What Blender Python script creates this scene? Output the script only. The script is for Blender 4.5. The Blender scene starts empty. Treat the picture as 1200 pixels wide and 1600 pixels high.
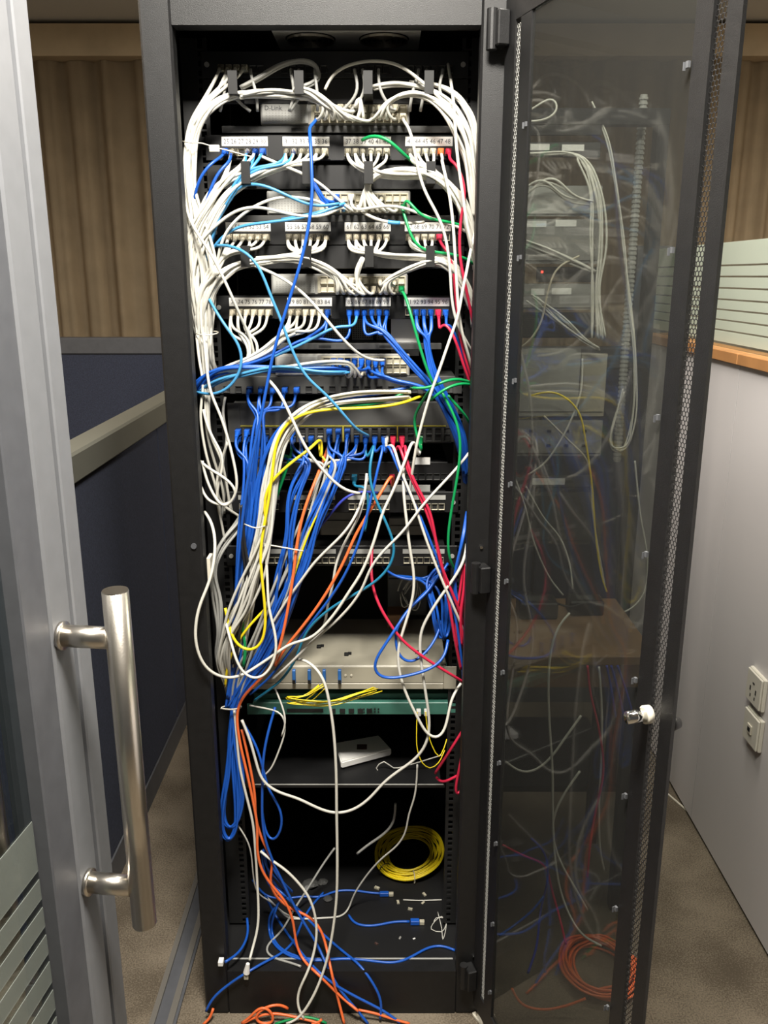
import bpy, bmesh, math, random
from mathutils import Vector, Matrix
random.seed(7)
S = bpy.context.scene
COL = S.collection
R = math.radians

# ------------------------------------------------------------------ camera, world, lights, exposure
CAMZ, PITCH, F = 1.60, R(15.4), 1340.0
cam = bpy.data.objects.new('camera', bpy.data.cameras.new('camera'))
COL.objects.link(cam)
cam.location = (0, 0, CAMZ)
cam.rotation_euler = (math.pi/2 - PITCH, 0, 0)
cam.data.sensor_fit = 'VERTICAL'; cam.data.sensor_height = 36.0
cam.data.lens = F*36.0/1600.0
cam.data.clip_start = 0.02
S.camera = cam
w = bpy.data.worlds.new('world'); S.world = w; w.use_nodes = True
w.node_tree.nodes['Background'].inputs[0].default_value = (1.0, .97, .92, 1)
w.node_tree.nodes['Background'].inputs[1].default_value = .035
S.view_settings.view_transform = 'Standard'; S.view_settings.look = 'None'
S.view_settings.gamma = 1.0; S.view_settings.use_curve_mapping = False
S.view_settings.exposure = 0.9

def area(name, loc, rot, sx, sy, power, color):
    l = bpy.data.lights.new(name, 'AREA'); l.shape = 'RECTANGLE'; l.size = sx; l.size_y = sy
    l.energy = power; l.color = color
    o = bpy.data.objects.new(name, l); COL.objects.link(o); o.location = loc; o.rotation_euler = rot
    return o
area('ceiling_lamp', (-.05, .60, 2.72), (0, 0, 0), .42, .42, 66, (1, .95, .86))
area('office_fill', (.50, 1.95, 2.74), (0, 0, 0), .6, .6, 15, (1, .94, .84))  # added fill light for the side table, equipment frame and pale partition
area('office_fill', (1.9, 2.3, 2.74), (0, 0, 0), .6, .9, 34, (1, .90, .76))  # added fill light to brighten the right curtain and frosted bands
area('office_fill', (-1.6, 2.2, 2.74), (0, 0, 0), .6, .9, 17, (1, .88, .74))  # unseen light added for the left curtain, weaker toward its top

# ------------------------------------------------------------------ projection helpers (photo pixel -> point at a depth)
CP, SP = math.cos(PITCH), math.sin(PITCH)
def ray(px, py):
    u = (800-py)/F; v = (px-600)/F
    return v, CP+u*SP, -SP+u*CP
def at(px, py, d):
    x, y, z = ray(px, py); t = d/y
    return Vector((x*t, d, CAMZ+z*t))
def onz(px, py, zz):
    x, y, z = ray(px, py); t = (zz-CAMZ)/z
    return Vector((x*t, y*t, zz))
def onx(px, py, xx):
    x, y, z = ray(px, py); t = xx/x
    return Vector((xx, y*t, CAMZ+z*t))

# ------------------------------------------------------------------ materials
def mat(name, col, rough=.5, metal=0.0, spec=.5, noise=None, bump=None, coat=0.0):
    m = bpy.data.materials.new(name); m.use_nodes = True
    nt = m.node_tree; b = nt.nodes['Principled BSDF']
    b.inputs['Base Color'].default_value = (*col, 1); b.inputs['Roughness'].default_value = rough
    b.inputs['Metallic'].default_value = metal; b.inputs['Specular IOR Level'].default_value = spec
    b.inputs['Coat Weight'].default_value = coat
    if noise or bump:
        tc = nt.nodes.new('ShaderNodeTexCoord')
    if noise:                                   # (scale, amount, detail)
        n = nt.nodes.new('ShaderNodeTexNoise'); n.inputs['Scale'].default_value = noise[0]
        n.inputs['Detail'].default_value = noise[2] if len(noise) > 2 else 4
        nt.links.new(tc.outputs['Object'], n.inputs['Vector'])
        r = nt.nodes.new('ShaderNodeValToRGB')
        a = noise[1]
        r.color_ramp.elements[0].color = (*[c*(1-a) for c in col], 1); r.color_ramp.elements[0].position = .3
        r.color_ramp.elements[1].color = (*[min(1, c*(1+a)) for c in col], 1); r.color_ramp.elements[1].position = .7
        nt.links.new(n.outputs['Fac'], r.inputs['Fac']); nt.links.new(r.outputs['Color'], b.inputs['Base Color'])
    if bump:                                    # (scale, strength)
        n2 = nt.nodes.new('ShaderNodeTexNoise'); n2.inputs['Scale'].default_value = bump[0]; n2.inputs['Detail'].default_value = 3
        nt.links.new(tc.outputs['Object'], n2.inputs['Vector'])
        bp = nt.nodes.new('ShaderNodeBump'); bp.inputs['Strength'].default_value = bump[1]; bp.inputs['Distance'].default_value = .002
        nt.links.new(n2.outputs['Fac'], bp.inputs['Height']); nt.links.new(bp.outputs['Normal'], b.inputs['Normal'])
    return m
def glass(name, tint, rough=.0, refl=1.0, haze=0.0):
    m = bpy.data.materials.new(name); m.use_nodes = True; nt = m.node_tree
    nt.nodes.clear()
    out = nt.nodes.new('ShaderNodeOutputMaterial'); mix = nt.nodes.new('ShaderNodeMixShader')
    tr = nt.nodes.new('ShaderNodeBsdfTransparent'); tr.inputs[0].default_value = (*tint, 1)
    gl = nt.nodes.new('ShaderNodeBsdfGlossy'); gl.inputs['Roughness'].default_value = rough
    gl.inputs[0].default_value = (refl, refl, refl, 1)
    fr = nt.nodes.new('ShaderNodeFresnel'); fr.inputs[0].default_value = 1.5
    ge = nt.nodes.new('ShaderNodeNewGeometry'); mr = nt.nodes.new('ShaderNodeMapRange')      # same reflection on both faces of the pane
    mr.inputs['To Min'].default_value = 1.5; mr.inputs['To Max'].default_value = 1/1.5
    nt.links.new(ge.outputs['Backfacing'], mr.inputs['Value']); nt.links.new(mr.outputs['Result'], fr.inputs[0])
    nt.links.new(fr.outputs[0], mix.inputs[0]); nt.links.new(tr.outputs[0], mix.inputs[1]); nt.links.new(gl.outputs[0], mix.inputs[2])
    if haze:                                    # dust on the pane
        df = nt.nodes.new('ShaderNodeBsdfDiffuse'); df.inputs[0].default_value = (.55, .54, .52, 1)
        m2 = nt.nodes.new('ShaderNodeMixShader'); m2.inputs[0].default_value = haze
        nt.links.new(mix.outputs[0], m2.inputs[1]); nt.links.new(df.outputs[0], m2.inputs[2]); nt.links.new(m2.outputs[0], out.inputs[0])
    else: nt.links.new(mix.outputs[0], out.inputs[0])
    return m
M = {}
M['rack'] = mat('black_powder_coat', (.0055, .0054, .0058), .48, noise=(60, .25), bump=(900, .25))
M['rackin'] = mat('black_steel_inside', (.0045, .0045, .0045), .55, noise=(30, .3))
M['panel'] = mat('black_panel', (.0065, .0065, .007), .5)
M['grey_panel'] = mat('grey_panel', (.05, .05, .048), .5, noise=(25, .15))
M['ltgrey'] = mat('light_grey_metal', (.34, .34, .32), .5, noise=(40, .08))
M['switchgrey'] = mat('switch_grey', (.26, .255, .24), .5, noise=(50, .08))
M['beige'] = mat('beige_steel', (.36, .335, .265), .45, noise=(14, .06))
M['greenbox'] = mat('green_enamel', (.045, .150, .115), .45, noise=(30, .12))
M['dark'] = mat('dark_hole', (.006, .006, .006), .7)
M['paper'] = mat('label_paper', (.80, .79, .76), .6)
M['ink'] = mat('label_ink', (.04, .04, .05), .6)
M['plastic_w'] = mat('cream_plastic', (.66, .62, .52), .4)
M['clear'] = mat('cloudy_plug_plastic', (.42, .39, .30), .25, noise=(80, .2))
M['steel'] = mat('brushed_steel', (.62, .58, .52), .28, metal=1.0, bump=(400, .05))
M['chrome'] = mat('chrome', (.75, .75, .74), .12, metal=1.0)
M['rail'] = mat('rail_zinc', (.014, .014, .014), .45, metal=.2)
M['alu'] = mat('anodised_aluminium', (.17, .175, .187), .5, noise=(40, .04))
M['aludk'] = mat('dark_aluminium', (.085, .088, .098), .5, noise=(40, .08))
M['groove'] = mat('groove_grey', (.09, .093, .10), .6)
M['gasket'] = mat('rubber_gasket', (.02, .02, .022), .6)
M['bluefab'] = mat('blue_partition_fabric', (.030, .036, .062), .9, noise=(180, .25), bump=(300, .3))
M['cap'] = mat('partition_cap_metal', (.15, .15, .125), .5)
M['curtain'] = mat('beige_curtain', (.52, .41, .27), .9, noise=(8, .10), bump=(200, .2))
M['laminate'] = mat('pale_laminate', (.66, .63, .63), .55, noise=(3, .02))
M['wood'] = mat('orange_wood_edge', (.46, .22, .08), .5, noise=(12, .12))
M['table'] = mat('brown_table_wood', (.17, .095, .042), .6, noise=(9, .2))
M['ceil'] = mat('ceiling_white', (.62, .60, .56), .9)
M['wallp'] = mat('wall_paint', (.45, .41, .35), .9, noise=(3, .04))
M['zinc'] = mat('threshold_metal', (.30, .28, .25), .4, metal=.6)
M['door_glass'] = glass('clear_glass', (.80, .86, .88))
M['tint'] = glass('smoked_glass', (.52, .54, .52), .04, .45, .025)
M['cardboard'] = mat('cardboard', (.36, .20, .10), .8, noise=(20, .1))
M['brown'] = mat('brown_mark', (.06, .03, .025), .6)
M['yellowline'] = mat('yellow_line', (.50, .42, .03), .5)
M['bluepl'] = mat('blue_adapter', (.03, .16, .50), .4)
M['socket'] = mat('socket_plastic', (.66, .63, .55), .4)
# frosted film: diffuse-transmitting white film on glass
def frosted():
    m = bpy.data.materials.new('frosted_film'); m.use_nodes = True; nt = m.node_tree
    b = nt.nodes['Principled BSDF']; b.inputs['Base Color'].default_value = (.70, .74, .64, 1); b.inputs['Roughness'].default_value = .6
    out = nt.nodes['Material Output']; mix = nt.nodes.new('ShaderNodeMixShader'); tr = nt.nodes.new('ShaderNodeBsdfTranslucent')
    tr.inputs[0].default_value = (.55, .62, .55, 1); mix.inputs[0].default_value = .35
    nt.links.new(b.outputs[0], mix.inputs[1]); nt.links.new(tr.outputs[0], mix.inputs[2]); nt.links.new(mix.outputs[0], out.inputs[0])
    return m
M['frost'] = frosted()
def film():
    m = bpy.data.materials.new('door_film'); m.use_nodes = True; nt = m.node_tree
    b = nt.nodes['Principled BSDF']; b.inputs['Base Color'].default_value = (.19, .21, .19, 1); b.inputs['Roughness'].default_value = .5
    out = nt.nodes['Material Output']; mix = nt.nodes.new('ShaderNodeMixShader'); tr = nt.nodes.new('ShaderNodeBsdfTransparent')
    mix.inputs[0].default_value = .45
    nt.links.new(b.outputs[0], mix.inputs[1]); nt.links.new(tr.outputs[0], mix.inputs[2]); nt.links.new(mix.outputs[0], out.inputs[0])
    return m
M['film'] = film()
def carpet():
    m = mat('brown_carpet', (.19, .15, .105), .95, bump=(500, .6)); nt = m.node_tree
    tc = nt.nodes.new('ShaderNodeTexCoord'); b = nt.nodes['Principled BSDF']
    n = nt.nodes.new('ShaderNodeTexNoise'); n.inputs['Scale'].default_value = 260; n.inputs['Detail'].default_value = 6
    n3 = nt.nodes.new('ShaderNodeTexNoise'); n3.inputs['Scale'].default_value = 5; n3.inputs['Detail'].default_value = 5
    for q in (n, n3): nt.links.new(tc.outputs['Object'], q.inputs['Vector'])
    mx = nt.nodes.new('ShaderNodeMath'); mx.operation = 'ADD'
    nt.links.new(n.outputs['Fac'], mx.inputs[0]); nt.links.new(n3.outputs['Fac'], mx.inputs[1])
    r = nt.nodes.new('ShaderNodeValToRGB')
    r.color_ramp.elements[0].position = .75; r.color_ramp.elements[0].color = (.085, .066, .044, 1)
    r.color_ramp.elements[1].position = 1.25; r.color_ramp.elements[1].color = (.21, .172, .125, 1)
    hf = nt.nodes.new('ShaderNodeMath'); hf.operation = 'MULTIPLY'; hf.inputs[1].default_value = 1.0
    nt.links.new(mx.outputs[0], hf.inputs[0]); nt.links.new(hf.outputs[0], r.inputs['Fac']); nt.links.new(r.outputs['Color'], b.inputs['Base Color'])
    r.color_ramp.elements[1].position = 1.0; r.color_ramp.elements[0].position = .70
    sc = nt.nodes.new('ShaderNodeMath'); sc.operation = 'MULTIPLY'; sc.inputs[1].default_value = .85
    nt.links.new(mx.outputs[0], sc.inputs[0]); nt.links.new(sc.outputs[0], r.inputs['Fac'])
    return m
M['carpet'] = carpet()
M['murk'] = mat('cloudy_dark_plastic', (.10, .09, .07), .5)
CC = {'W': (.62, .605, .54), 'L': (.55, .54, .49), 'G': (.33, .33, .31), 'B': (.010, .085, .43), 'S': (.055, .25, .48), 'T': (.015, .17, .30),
      'V': (.03, .045, .33), 'R': (.52, .018, .055), 'N': (.005, .26, .075), 'Y': (.80, .62, .015), 'O': (.78, .15, .04), 'K': (.012, .012, .014),
      'C': (.52, .47, .36)}
for k, c in CC.items(): M['c'+k] = mat('cable_jacket_'+{'W':'white','L':'light_grey','G':'grey','B':'blue','S':'sky','T':'teal','V':'violet','R':'red','N':'green','Y':'yellow','O':'orange','K':'black','C':'cream'}[k], c, .38)

# ------------------------------------------------------------------ mesh helpers
def link(name, me, m, parent=None):
    o = bpy.data.objects.new(name, me); COL.objects.link(o)
    if m is not None and not me.materials: me.materials.append(m)
    if parent: o.parent = parent
    return o
def obj(name, bm, m, parent=None, smooth=False):
    me = bpy.data.meshes.new(name); bm.normal_update(); bm.to_mesh(me); bm.free()
    if smooth:
        for p in me.polygons: p.use_smooth = True
    return link(name, me, m, parent)
def empty(name, loc, rz=0):
    o = bpy.data.objects.new(name, None); COL.objects.link(o); o.location = loc; o.rotation_euler.z = rz
    o.empty_display_size = .05
    return o
def tag(o, label=None, cat=None, group=None, kind=None):
    if label: o['label'] = label
    if cat: o['category'] = cat
    if group: o['group'] = group
    if kind: o['kind'] = kind
    return o
def box(bm, x0, x1, y0, y1, z0, z1, bev=0.0, mtx=None):
    r = bmesh.ops.create_cube(bm, size=1.0)
    vs = r['verts']
    for v in vs:
        v.co = Vector(((x0+x1)/2+v.co.x*(x1-x0), (y0+y1)/2+v.co.y*(y1-y0), (z0+z1)/2+v.co.z*(z1-z0)))
        if mtx: v.co = mtx @ v.co
    if bev:
        es = set(e for v in vs for e in v.link_edges)
        bmesh.ops.bevel(bm, geom=list(es), offset=bev, segments=1, affect='EDGES')
    return bm
def bx(*a, **k): return box(bmesh.new(), *a, **k)
def cyl(bm, p0, p1, r, n=16, r2=None, cap=True):
    p0, p1 = Vector(p0), Vector(p1); d = p1-p0
    q = d.to_track_quat('Z', 'Y').to_matrix().to_4x4()
    bmesh.ops.create_cone(bm, cap_ends=cap, segments=n, radius1=r, radius2=r if r2 is None else r2, depth=d.length,
                          matrix=Matrix.Translation((p0+p1)/2) @ q)
    return bm
def catmull(pts, step=.010):
    P = [Vector(p) for p in pts]
    if len(P) == 2: P = [P[0], (P[0]+P[1])/2, P[1]]
    P = [P[0]*2-P[1]] + P + [P[-1]*2-P[-2]]
    out = []
    for i in range(1, len(P)-2):
        p0, p1, p2, p3 = P[i-1:i+3]
        t0 = 0; t1 = t0+max(1e-4, (p1-p0).length)**.5; t2 = t1+max(1e-4, (p2-p1).length)**.5; t3 = t2+max(1e-4, (p3-p2).length)**.5
        n = max(2, min(14, int((p2-p1).length/step)))
        for k in range(n):
            t = t1+(t2-t1)*k/n
            a1 = p0*((t1-t)/(t1-t0))+p1*((t-t0)/(t1-t0)); a2 = p1*((t2-t)/(t2-t1))+p2*((t-t1)/(t2-t1)); a3 = p2*((t3-t)/(t3-t2))+p3*((t-t2)/(t3-t2))
            b1 = a1*((t2-t)/(t2-t0))+a2*((t-t0)/(t2-t0)); b2 = a2*((t3-t)/(t3-t1))+a3*((t-t1)/(t3-t1))
            out.append(b1*((t2-t)/(t2-t1))+b2*((t-t1)/(t2-t1)))
    out.append(P[-2]); return out
def tube_mesh(name, pts, r, n=7, step=.010, closed=False):
    C = catmull(pts, step)
    if r > .0016 and len(C) > 4:                # even spacing, then relax the kinks as a stiff cable would
        acc = [0.0]
        for i in range(1, len(C)): acc.append(acc[-1]+(C[i]-C[i-1]).length)
        m_ = max(6, int(acc[-1]/.008)); Q = []; k = 0
        for i in range(m_+1):
            d = acc[-1]*i/m_
            while k < len(C)-2 and acc[k+1] < d: k += 1
            f_ = (d-acc[k])/max(1e-9, acc[k+1]-acc[k]); Q.append(C[k].lerp(C[k+1], min(1, max(0, f_))))
        for _ in range(7): Q = [Q[0]]+[Q[i]*.5+(Q[i-1]+Q[i+1])*.25 for i in range(1, len(Q)-1)]+[Q[-1]]
        C = Q
    V, Fc = [], []; nrm = None
    for i, c in enumerate(C):
        t = (C[min(i+1, len(C)-1)]-C[max(i-1, 0)])
        t = t.normalized() if t.length > 1e-9 else Vector((0, 0, 1))
        if nrm is None:
            nrm = t.orthogonal().normalized()
        else:
            nrm = nrm-t*nrm.dot(t)
            nrm = nrm.normalized() if nrm.length > 1e-6 else t.orthogonal().normalized()
        b = t.cross(nrm)
        for k in range(n):
            a = 2*math.pi*k/n; V.append(c+nrm*(r*math.cos(a))+b*(r*math.sin(a)))
    for i in range(len(C)-1):
        for k in range(n):
            k2 = (k+1) % n; Fc.append((i*n+k, i*n+k2, (i+1)*n+k2, (i+1)*n+k))
    Fc.append(tuple(range(n))[::-1]); Fc.append(tuple((len(C)-1)*n+k for k in range(n)))
    me = bpy.data.meshes.new(name); me.from_pydata([tuple(v) for v in V], [], Fc)
    for p in me.polygons[:-2]: p.use_smooth = True
    me.update(); return me

# ------------------------------------------------------------------ the setting
def struct(name, bm, m, parent=None, smooth=False):
    o = obj(name, bm, m, parent, smooth)
    if not parent: o['kind'] = 'structure'
    return o
struct('floor', bx(-3, 3.2, -2.5, 4.9, -.05, 0), M['carpet'])
struct('ceiling', bx(-3, 3.2, -2.5, 4.9, 2.78, 2.83), M['ceil'])
struct('wall_back', bx(-3, 3.2, 4.82, 4.9, 0, 2.78), M['wallp'])
struct('wall_left', bx(-3.08, -3, -2.5, 4.9, 0, 2.78), M['wallp'])
struct('wall_right', bx(3.2, 3.28, -2.5, 4.9, 0, 2.78), M['wallp'])
def curtain(name, x0, x1, label, seed):
    rnd = random.Random(seed)
    bm = bmesh.new(); xs = []; x = x0
    n = int((x1-x0)/.012); top, bot = 2.62, .02
    ph = 0; rows = []
    for z in (bot, .9, 1.7, top):
        rows.append([])
        for i in range(n+1):
            xx = x0+(x1-x0)*i/n
            a = math.sin(xx*36+1.3*math.sin(xx*5.1+seed))+.45*math.sin(xx*81+2*math.sin(xx*7))
            rows[-1].append(bm.verts.new((xx, 4.66-.030*a*(1.0 if z < 2 else .7), z)))
    for j in range(3):
        for i in range(n): bm.faces.new((rows[j][i], rows[j][i+1], rows[j+1][i+1], rows[j+1][i]))
    bmesh.ops.solidify(bm, geom=bm.faces[:], thickness=.003)
    t = empty(name, (0, 0, 0))
    obj('drape', bm, M['curtain'], t, True)
    obj('pelmet', bx(x0-.03, x1+.03, 4.56, 4.78, 2.62, 2.76), M['curtain'], t)
    tag(t, label, 'curtain')
curtain('curtain', -2.6, -.55, 'beige pleated curtain behind the blue partition, left of the rack', 1)
curtain('curtain', .35, 2.9, 'beige pleated curtain behind the frosted glass screen, right of the rack', 5)

# right-hand partition (pale laminate, wood ledge, frosted glass)
PX = .932
wp = empty('wall_right_partition', (PX, 1.8, 0)); wp.name = 'trim_2'; tag(wp, kind='structure')
def loc(parent, bm):
    bmesh.ops.translate(bm, verts=bm.verts[:], vec=-Vector(parent.location)); return bm
for a, b in ((.30, 1.366), (1.3685, 2.2635), (2.266, 3.10)):
    obj('panel', loc(wp, bx(PX, PX+.06, a, b, .012, 1.375)), M['laminate'], wp)
for a, b in ((.30, 1.364), (1.367, 2.259), (2.261, 3.11)):
    obj('ledge', loc(wp, bx(PX-.012, PX+.075, a, b, 1.3755, 1.405, bev=.002)), M['wood'], wp)
for a in (1.3686, 2.2636): obj('seam', loc(wp, bx(PX+.0006, PX+.05, a, a+.0023, .012, 1.374)), M['aludk'], wp)
obj('end_post', loc(wp, bx(PX-.05, PX+.07, 3.112, 3.18, 0, 1.70)), M['aludk'], wp)
g = obj('glass_pane', loc(wp, bx(PX+.025, PX+.031, .30, 3.11, 1.4055, 1.69)), M['door_glass'], wp)
zz = [1.418, 1.452, 1.480, 1.508, 1.536, 1.567, 1.598, 1.628, 1.690]
for i in range(len(zz)-1):
    obj('frosted_band', loc(wp, bx(PX+.0232, PX+.0249, .30, 3.11, zz[i]+.0024, zz[i+1]-.0024 if i < 7 else zz[i+1])), M['frost'], g)
    
# wall sockets on the right partition
def wall_socket(name, y, z, label, kindn):
    t = empty(name, (PX, y, z))
    obj('back_box', bx(-.010, -.0005, -.043, .043, -.043, .043, bev=.002), M['socket'], t)
    p = obj('face_plate', bx(-.016, -.0105, -.041, .041, -.041, .041, bev=.002), M['socket'], t)
    if kindn == 0:
        for (a, b, c, d) in ((-.005, .005, .012, .016), (-.018, -.013, -.010, .002), (.013, .018, -.010, .002), (-.014, -.010, -.026, -.018), (.010, .014, -.026, -.018)):
            obj('pin_slot', bx(-.0168, -.0158, a, b, c, d), M['dark'], p)
    else:
        obj('data_jack', bx(-.0195, -.0162, -.012, .012, -.012, .012, bev=.001), M['plastic_w'], p)
        obj('jack_hole', bx(-.0203, -.0197, -.007, .007, -.006, .005), M['dark'], p)
    tag(t, label, 'socket', 'sockets on the pale partition')
wall_socket('wall_socket', 1.935, .612, 'cream square power socket on the pale partition, the upper one with pin slots', 0)
wall_socket('data_socket', 1.925, .507, 'cream square data socket on the pale partition, right below the power socket', 1)

# blue fabric partitions
def office_partition(x0, x1, y0, y1, h, label, along):
    t = empty('office_partition', ((x0+x1)/2, (y0+y1)/2, 0))
    def L(bm): return loc(t, bm)
    n = 2; 
    for i in range(n):
        if along == 'y':
            a = y0+(y1-y0)*i/n+.004; b = y0+(y1-y0)*(i+1)/n-.004
            obj('fabric_panel', L(bx(x0+.008, x1-.008, a, b, .085, h-.075, bev=.004)), M['bluefab'], t)
        else:
            a = x0+(x1-x0)*i/n+.004; b = x0+(x1-x0)*(i+1)/n-.004
            obj('fabric_panel', L(bx(a, b, y0+.008, y1-.008, .085, h-.075, bev=.004)), M['bluefab'], t)
    obj('top_cap', L(bx(x0, x1, y0, y1, h-.0745, h, bev=.006)), M['cap' if along == 'y' else 'aludk'], t)
    obj('kick_plate', L(bx(x0+.004, x1-.004, y0+.002, y1-.002, 0, .0845)), M['aludk'], t)
    tag(t, label, 'partition', 'blue fabric partitions')
office_partition(-.80, -.725, 1.55, 3.93, 1.20, 'blue fabric partition with wide olive top cap running back beside the rack', 'y')
office_partition(-2.6, -.45, 3.94, 4.01, 1.33, 'taller blue fabric partition with slim grey cap below the left curtain', 'x')
office_partition(.24, .875, 3.02, 3.09, 1.36, 'blue fabric partition standing behind the small brown table', 'x')

# left glass door: plane direction
dth = math.atan2(.12, .993)
door = empty('door_1', (-.387, .95, 0), -dth)     # local +y runs away from the viewer along the door
door['kind'] = 'structure'
pane = obj('glass_pane', bx(-.031, -.021, -.88, -.072, .06, 2.28), M['door_glass'], door)
obj('glazing_stile', bx(-.046, -.002, -.072, -.0185, 0.01, 2.29, bev=.002), M['aludk'], door)
obj('lock_stile', bx(-.046, 0, -.018, .030, .01, 2.29, bev=.003), M['alu'], door)
obj('top_rail', bx(-.044, -.004, -.88, -.0725, 2.2805, 2.29), M['aludk'], door)
obj('bottom_rail', bx(-.044, -.004, -.88, -.0725, .01, .0595), M['aludk'], door)
z = .995; k = 0
hs = [.985, .905, .865, .825, .785, .742, .700, .655, .610, .56, .51, .46, .40, .34, .28, .22, .16, .10]
for i in range(len(hs)-1):
    obj('frosted_band', bx(-.0205, -.0195, -.86, -.074, hs[i+1]+.006, hs[i]-.006), M['film'], pane)
def pull(side):
    s = 1 if side > 0 else -1; x0 = .0005 if s > 0 else -.0465
    h = obj('pull_handle', cyl(bmesh.new(), (x0+s*.073, 0, .782), (x0+s*.073, 0, 1.245), .0155, 28), M['steel'], door, True)
    for zz_ in (1.185, .838):
        bm = bmesh.new(); cyl(bm, (x0, 0, zz_), (x0+s*.060, 0, zz_), .0135, 20)
        obj('standoff', bm, M['steel'], h, True)
        obj('rosette', cyl(bmesh.new(), (x0, 0, zz_), (x0+s*.005, 0, zz_), .0175, 20), M['steel'], h, True)
    for zz_ in (1.245, .782):
        obj('end_cap', cyl(bmesh.new(), (x0+s*.073, 0, zz_-.0012), (x0+s*.073, 0, zz_+.0012), .0150, 28), M['steel'], h)
pull(1); pull(-1)
jamb = empty('trim_3', (-.387, .95, 0), -dth); jamb['kind'] = 'structure'
obj('jamb_groove', bx(-.040, -.010, .0315, .0385, 0, 2.30), M['groove'], jamb)
obj('jamb_post', bx(-.046, 0, .039, .072, 0, 2.30, bev=.002), M['alu'], jamb)
# floor track next to the rack
tr = empty('trim_4', (-.49, 1.7, 0)); tr['kind'] = 'structure'
obj('track_bed', bx(-.030, .030, -.6, .75, 0, .006), M['aludk'], tr)
obj('track_lip', bx(-.028, -.016, -.6, .75, .0062, .014), M['zinc'], tr)
obj('track_lip', bx(.010, .024, -.6, .75, .0062, .011), M['zinc'], tr)

# ------------------------------------------------------------------ the rack
RX0, RX1, RY0, RY1, RZ1 = -.400, .212, 1.56, 2.36, 2.05
OX0, OX1 = -.347, .159                       # front opening
ZB, ZT = .115, 1.995                         # opening bottom / top
rack = empty('server_rack', (-.094, 1.56, 0))
def rp(name, bm, m, smooth=False): return obj(name, loc(rack, bm), m, rack, smooth)
rp('front_post', bx(RX0, OX0, RY0, RY0+.035, .0, RZ1, bev=.004), M['rack'])
rp('front_post', bx(OX1, RX1, RY0, RY0+.035, .0, RZ1, bev=.004), M['rack'])
rp('top_beam', bx(OX0, OX1, RY0+.001, RY0+.035, ZT, RZ1), M['rack'])
rp('bottom_sill', bx(OX0, OX1, RY0+.001, RY0+.035, .0, ZB), M['rack'])
rp('side_panel', bx(RX0+.002, RX0+.012, RY0+.036, RY1, 0.03, RZ1-.01), M['rackin'])
rp('side_panel', bx(RX1-.012, RX1-.002, RY0+.036, RY1, 0.03, RZ1-.01), M['rackin'])
rp('back_panel', bx(RX0+.013, RX1-.013, RY1-.01, RY1, .03, RZ1-.01), M['rackin'])
rp('roof_panel', bx(RX0+.013, RX1-.013, RY0+.036, RY1-.011, 2.028, RZ1-.01), M['rackin'])
fp = rp('floor_panel', bx(RX0+.013, RX1-.013, RY0+.036, RY1-.011, .03, ZB-.002), M['panel'])
rp('sill_edge', bx(OX0+.004, OX1-.004, RY0+.0352, RY0+.039, ZB-.0018, ZB+.001), M['ltgrey'])
ft = rp('fan_plate', bx(-.20, .066, 1.655, 1.835, 2.020, 2.0278), M['paper'])
for cx in (-.135, .0):
    bm = bmesh.new()
    for k in range(5): bmesh.ops.create_cone(bm, cap_ends=False, segments=20, radius1=.044-.010*k, radius2=.044-.010*k, depth=.004, matrix=Matrix.Translation((cx, 1.75, 2.0165)))
    obj('fan_guard', loc(rack, bm), M['steel'], ft)
    bm = bmesh.new(); cyl(bm, (cx, 1.75, 2.0190), (cx, 1.75, 2.0198), .046, 24); obj('fan_opening', loc(rack, bm), M['dark'], ft)
# 19 inch rails with square holes
def rail(x0, x1, holex):
    bm = bmesh.new(); y0, y1 = 1.702, 1.706
    box(bm, x0, holex-.005, y0, y1, .12, 2.01); box(bm, holex+.005, x1, y0, y1, .12, 2.01)
    z = .12; pat = [.0127, .0159, .0159]; i = 0
    while z < 2.0:
        p = pat[i % 3]; box(bm, holex-.005, holex+.005, y0, y1, z, z+p-.0095); z += p; i += 1
    bmx = rp('mounting_rail', bm, M['rail'])
    rp('rail_return', bx(x0 if x0 < -.1 else x1-.002, x0+.002 if x0 < -.1 else x1, 1.7065, 1.74, .12, 2.01), M['rail'])
rail(-.366, -.318, -.330); rail(.140, .188, .152)
for (x, y) in ((303, 853), (752, 855), (740, 1495)):
    p = at(x, y, 1.5595); rp('screw', cyl(bmesh.new(), p, p+Vector((0, -.003, 0)), .0055 if x < 400 else .003, 12), M['aludk' if x < 400 else 'chrome'])
p = at(325, 889, 1.57); rp('latch_plate', bx(p.x-.001, p.x+.006, 1.565, 1.595, p.z-.024, p.z+.024, bev=.001), M['plastic_w'])
# rack door, opened outwards
HP = Vector((.200, 1.548, 0)); dd = Vector((.2924, -.956, 0)).normalized()
rz = math.atan2(dd.y, dd.x)                  # local +x from hinge to free edge, local -y side?
door_m = Matrix.Translation(HP-rack.location) @ Matrix.Rotation(rz, 4, 'Z') @ Matrix.Scale(.975, 4, Vector((1, 0, 0)))
def dbm(bm): bm.transform(door_m); return bm
DZ0, DZ1 = .045, 2.04
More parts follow.
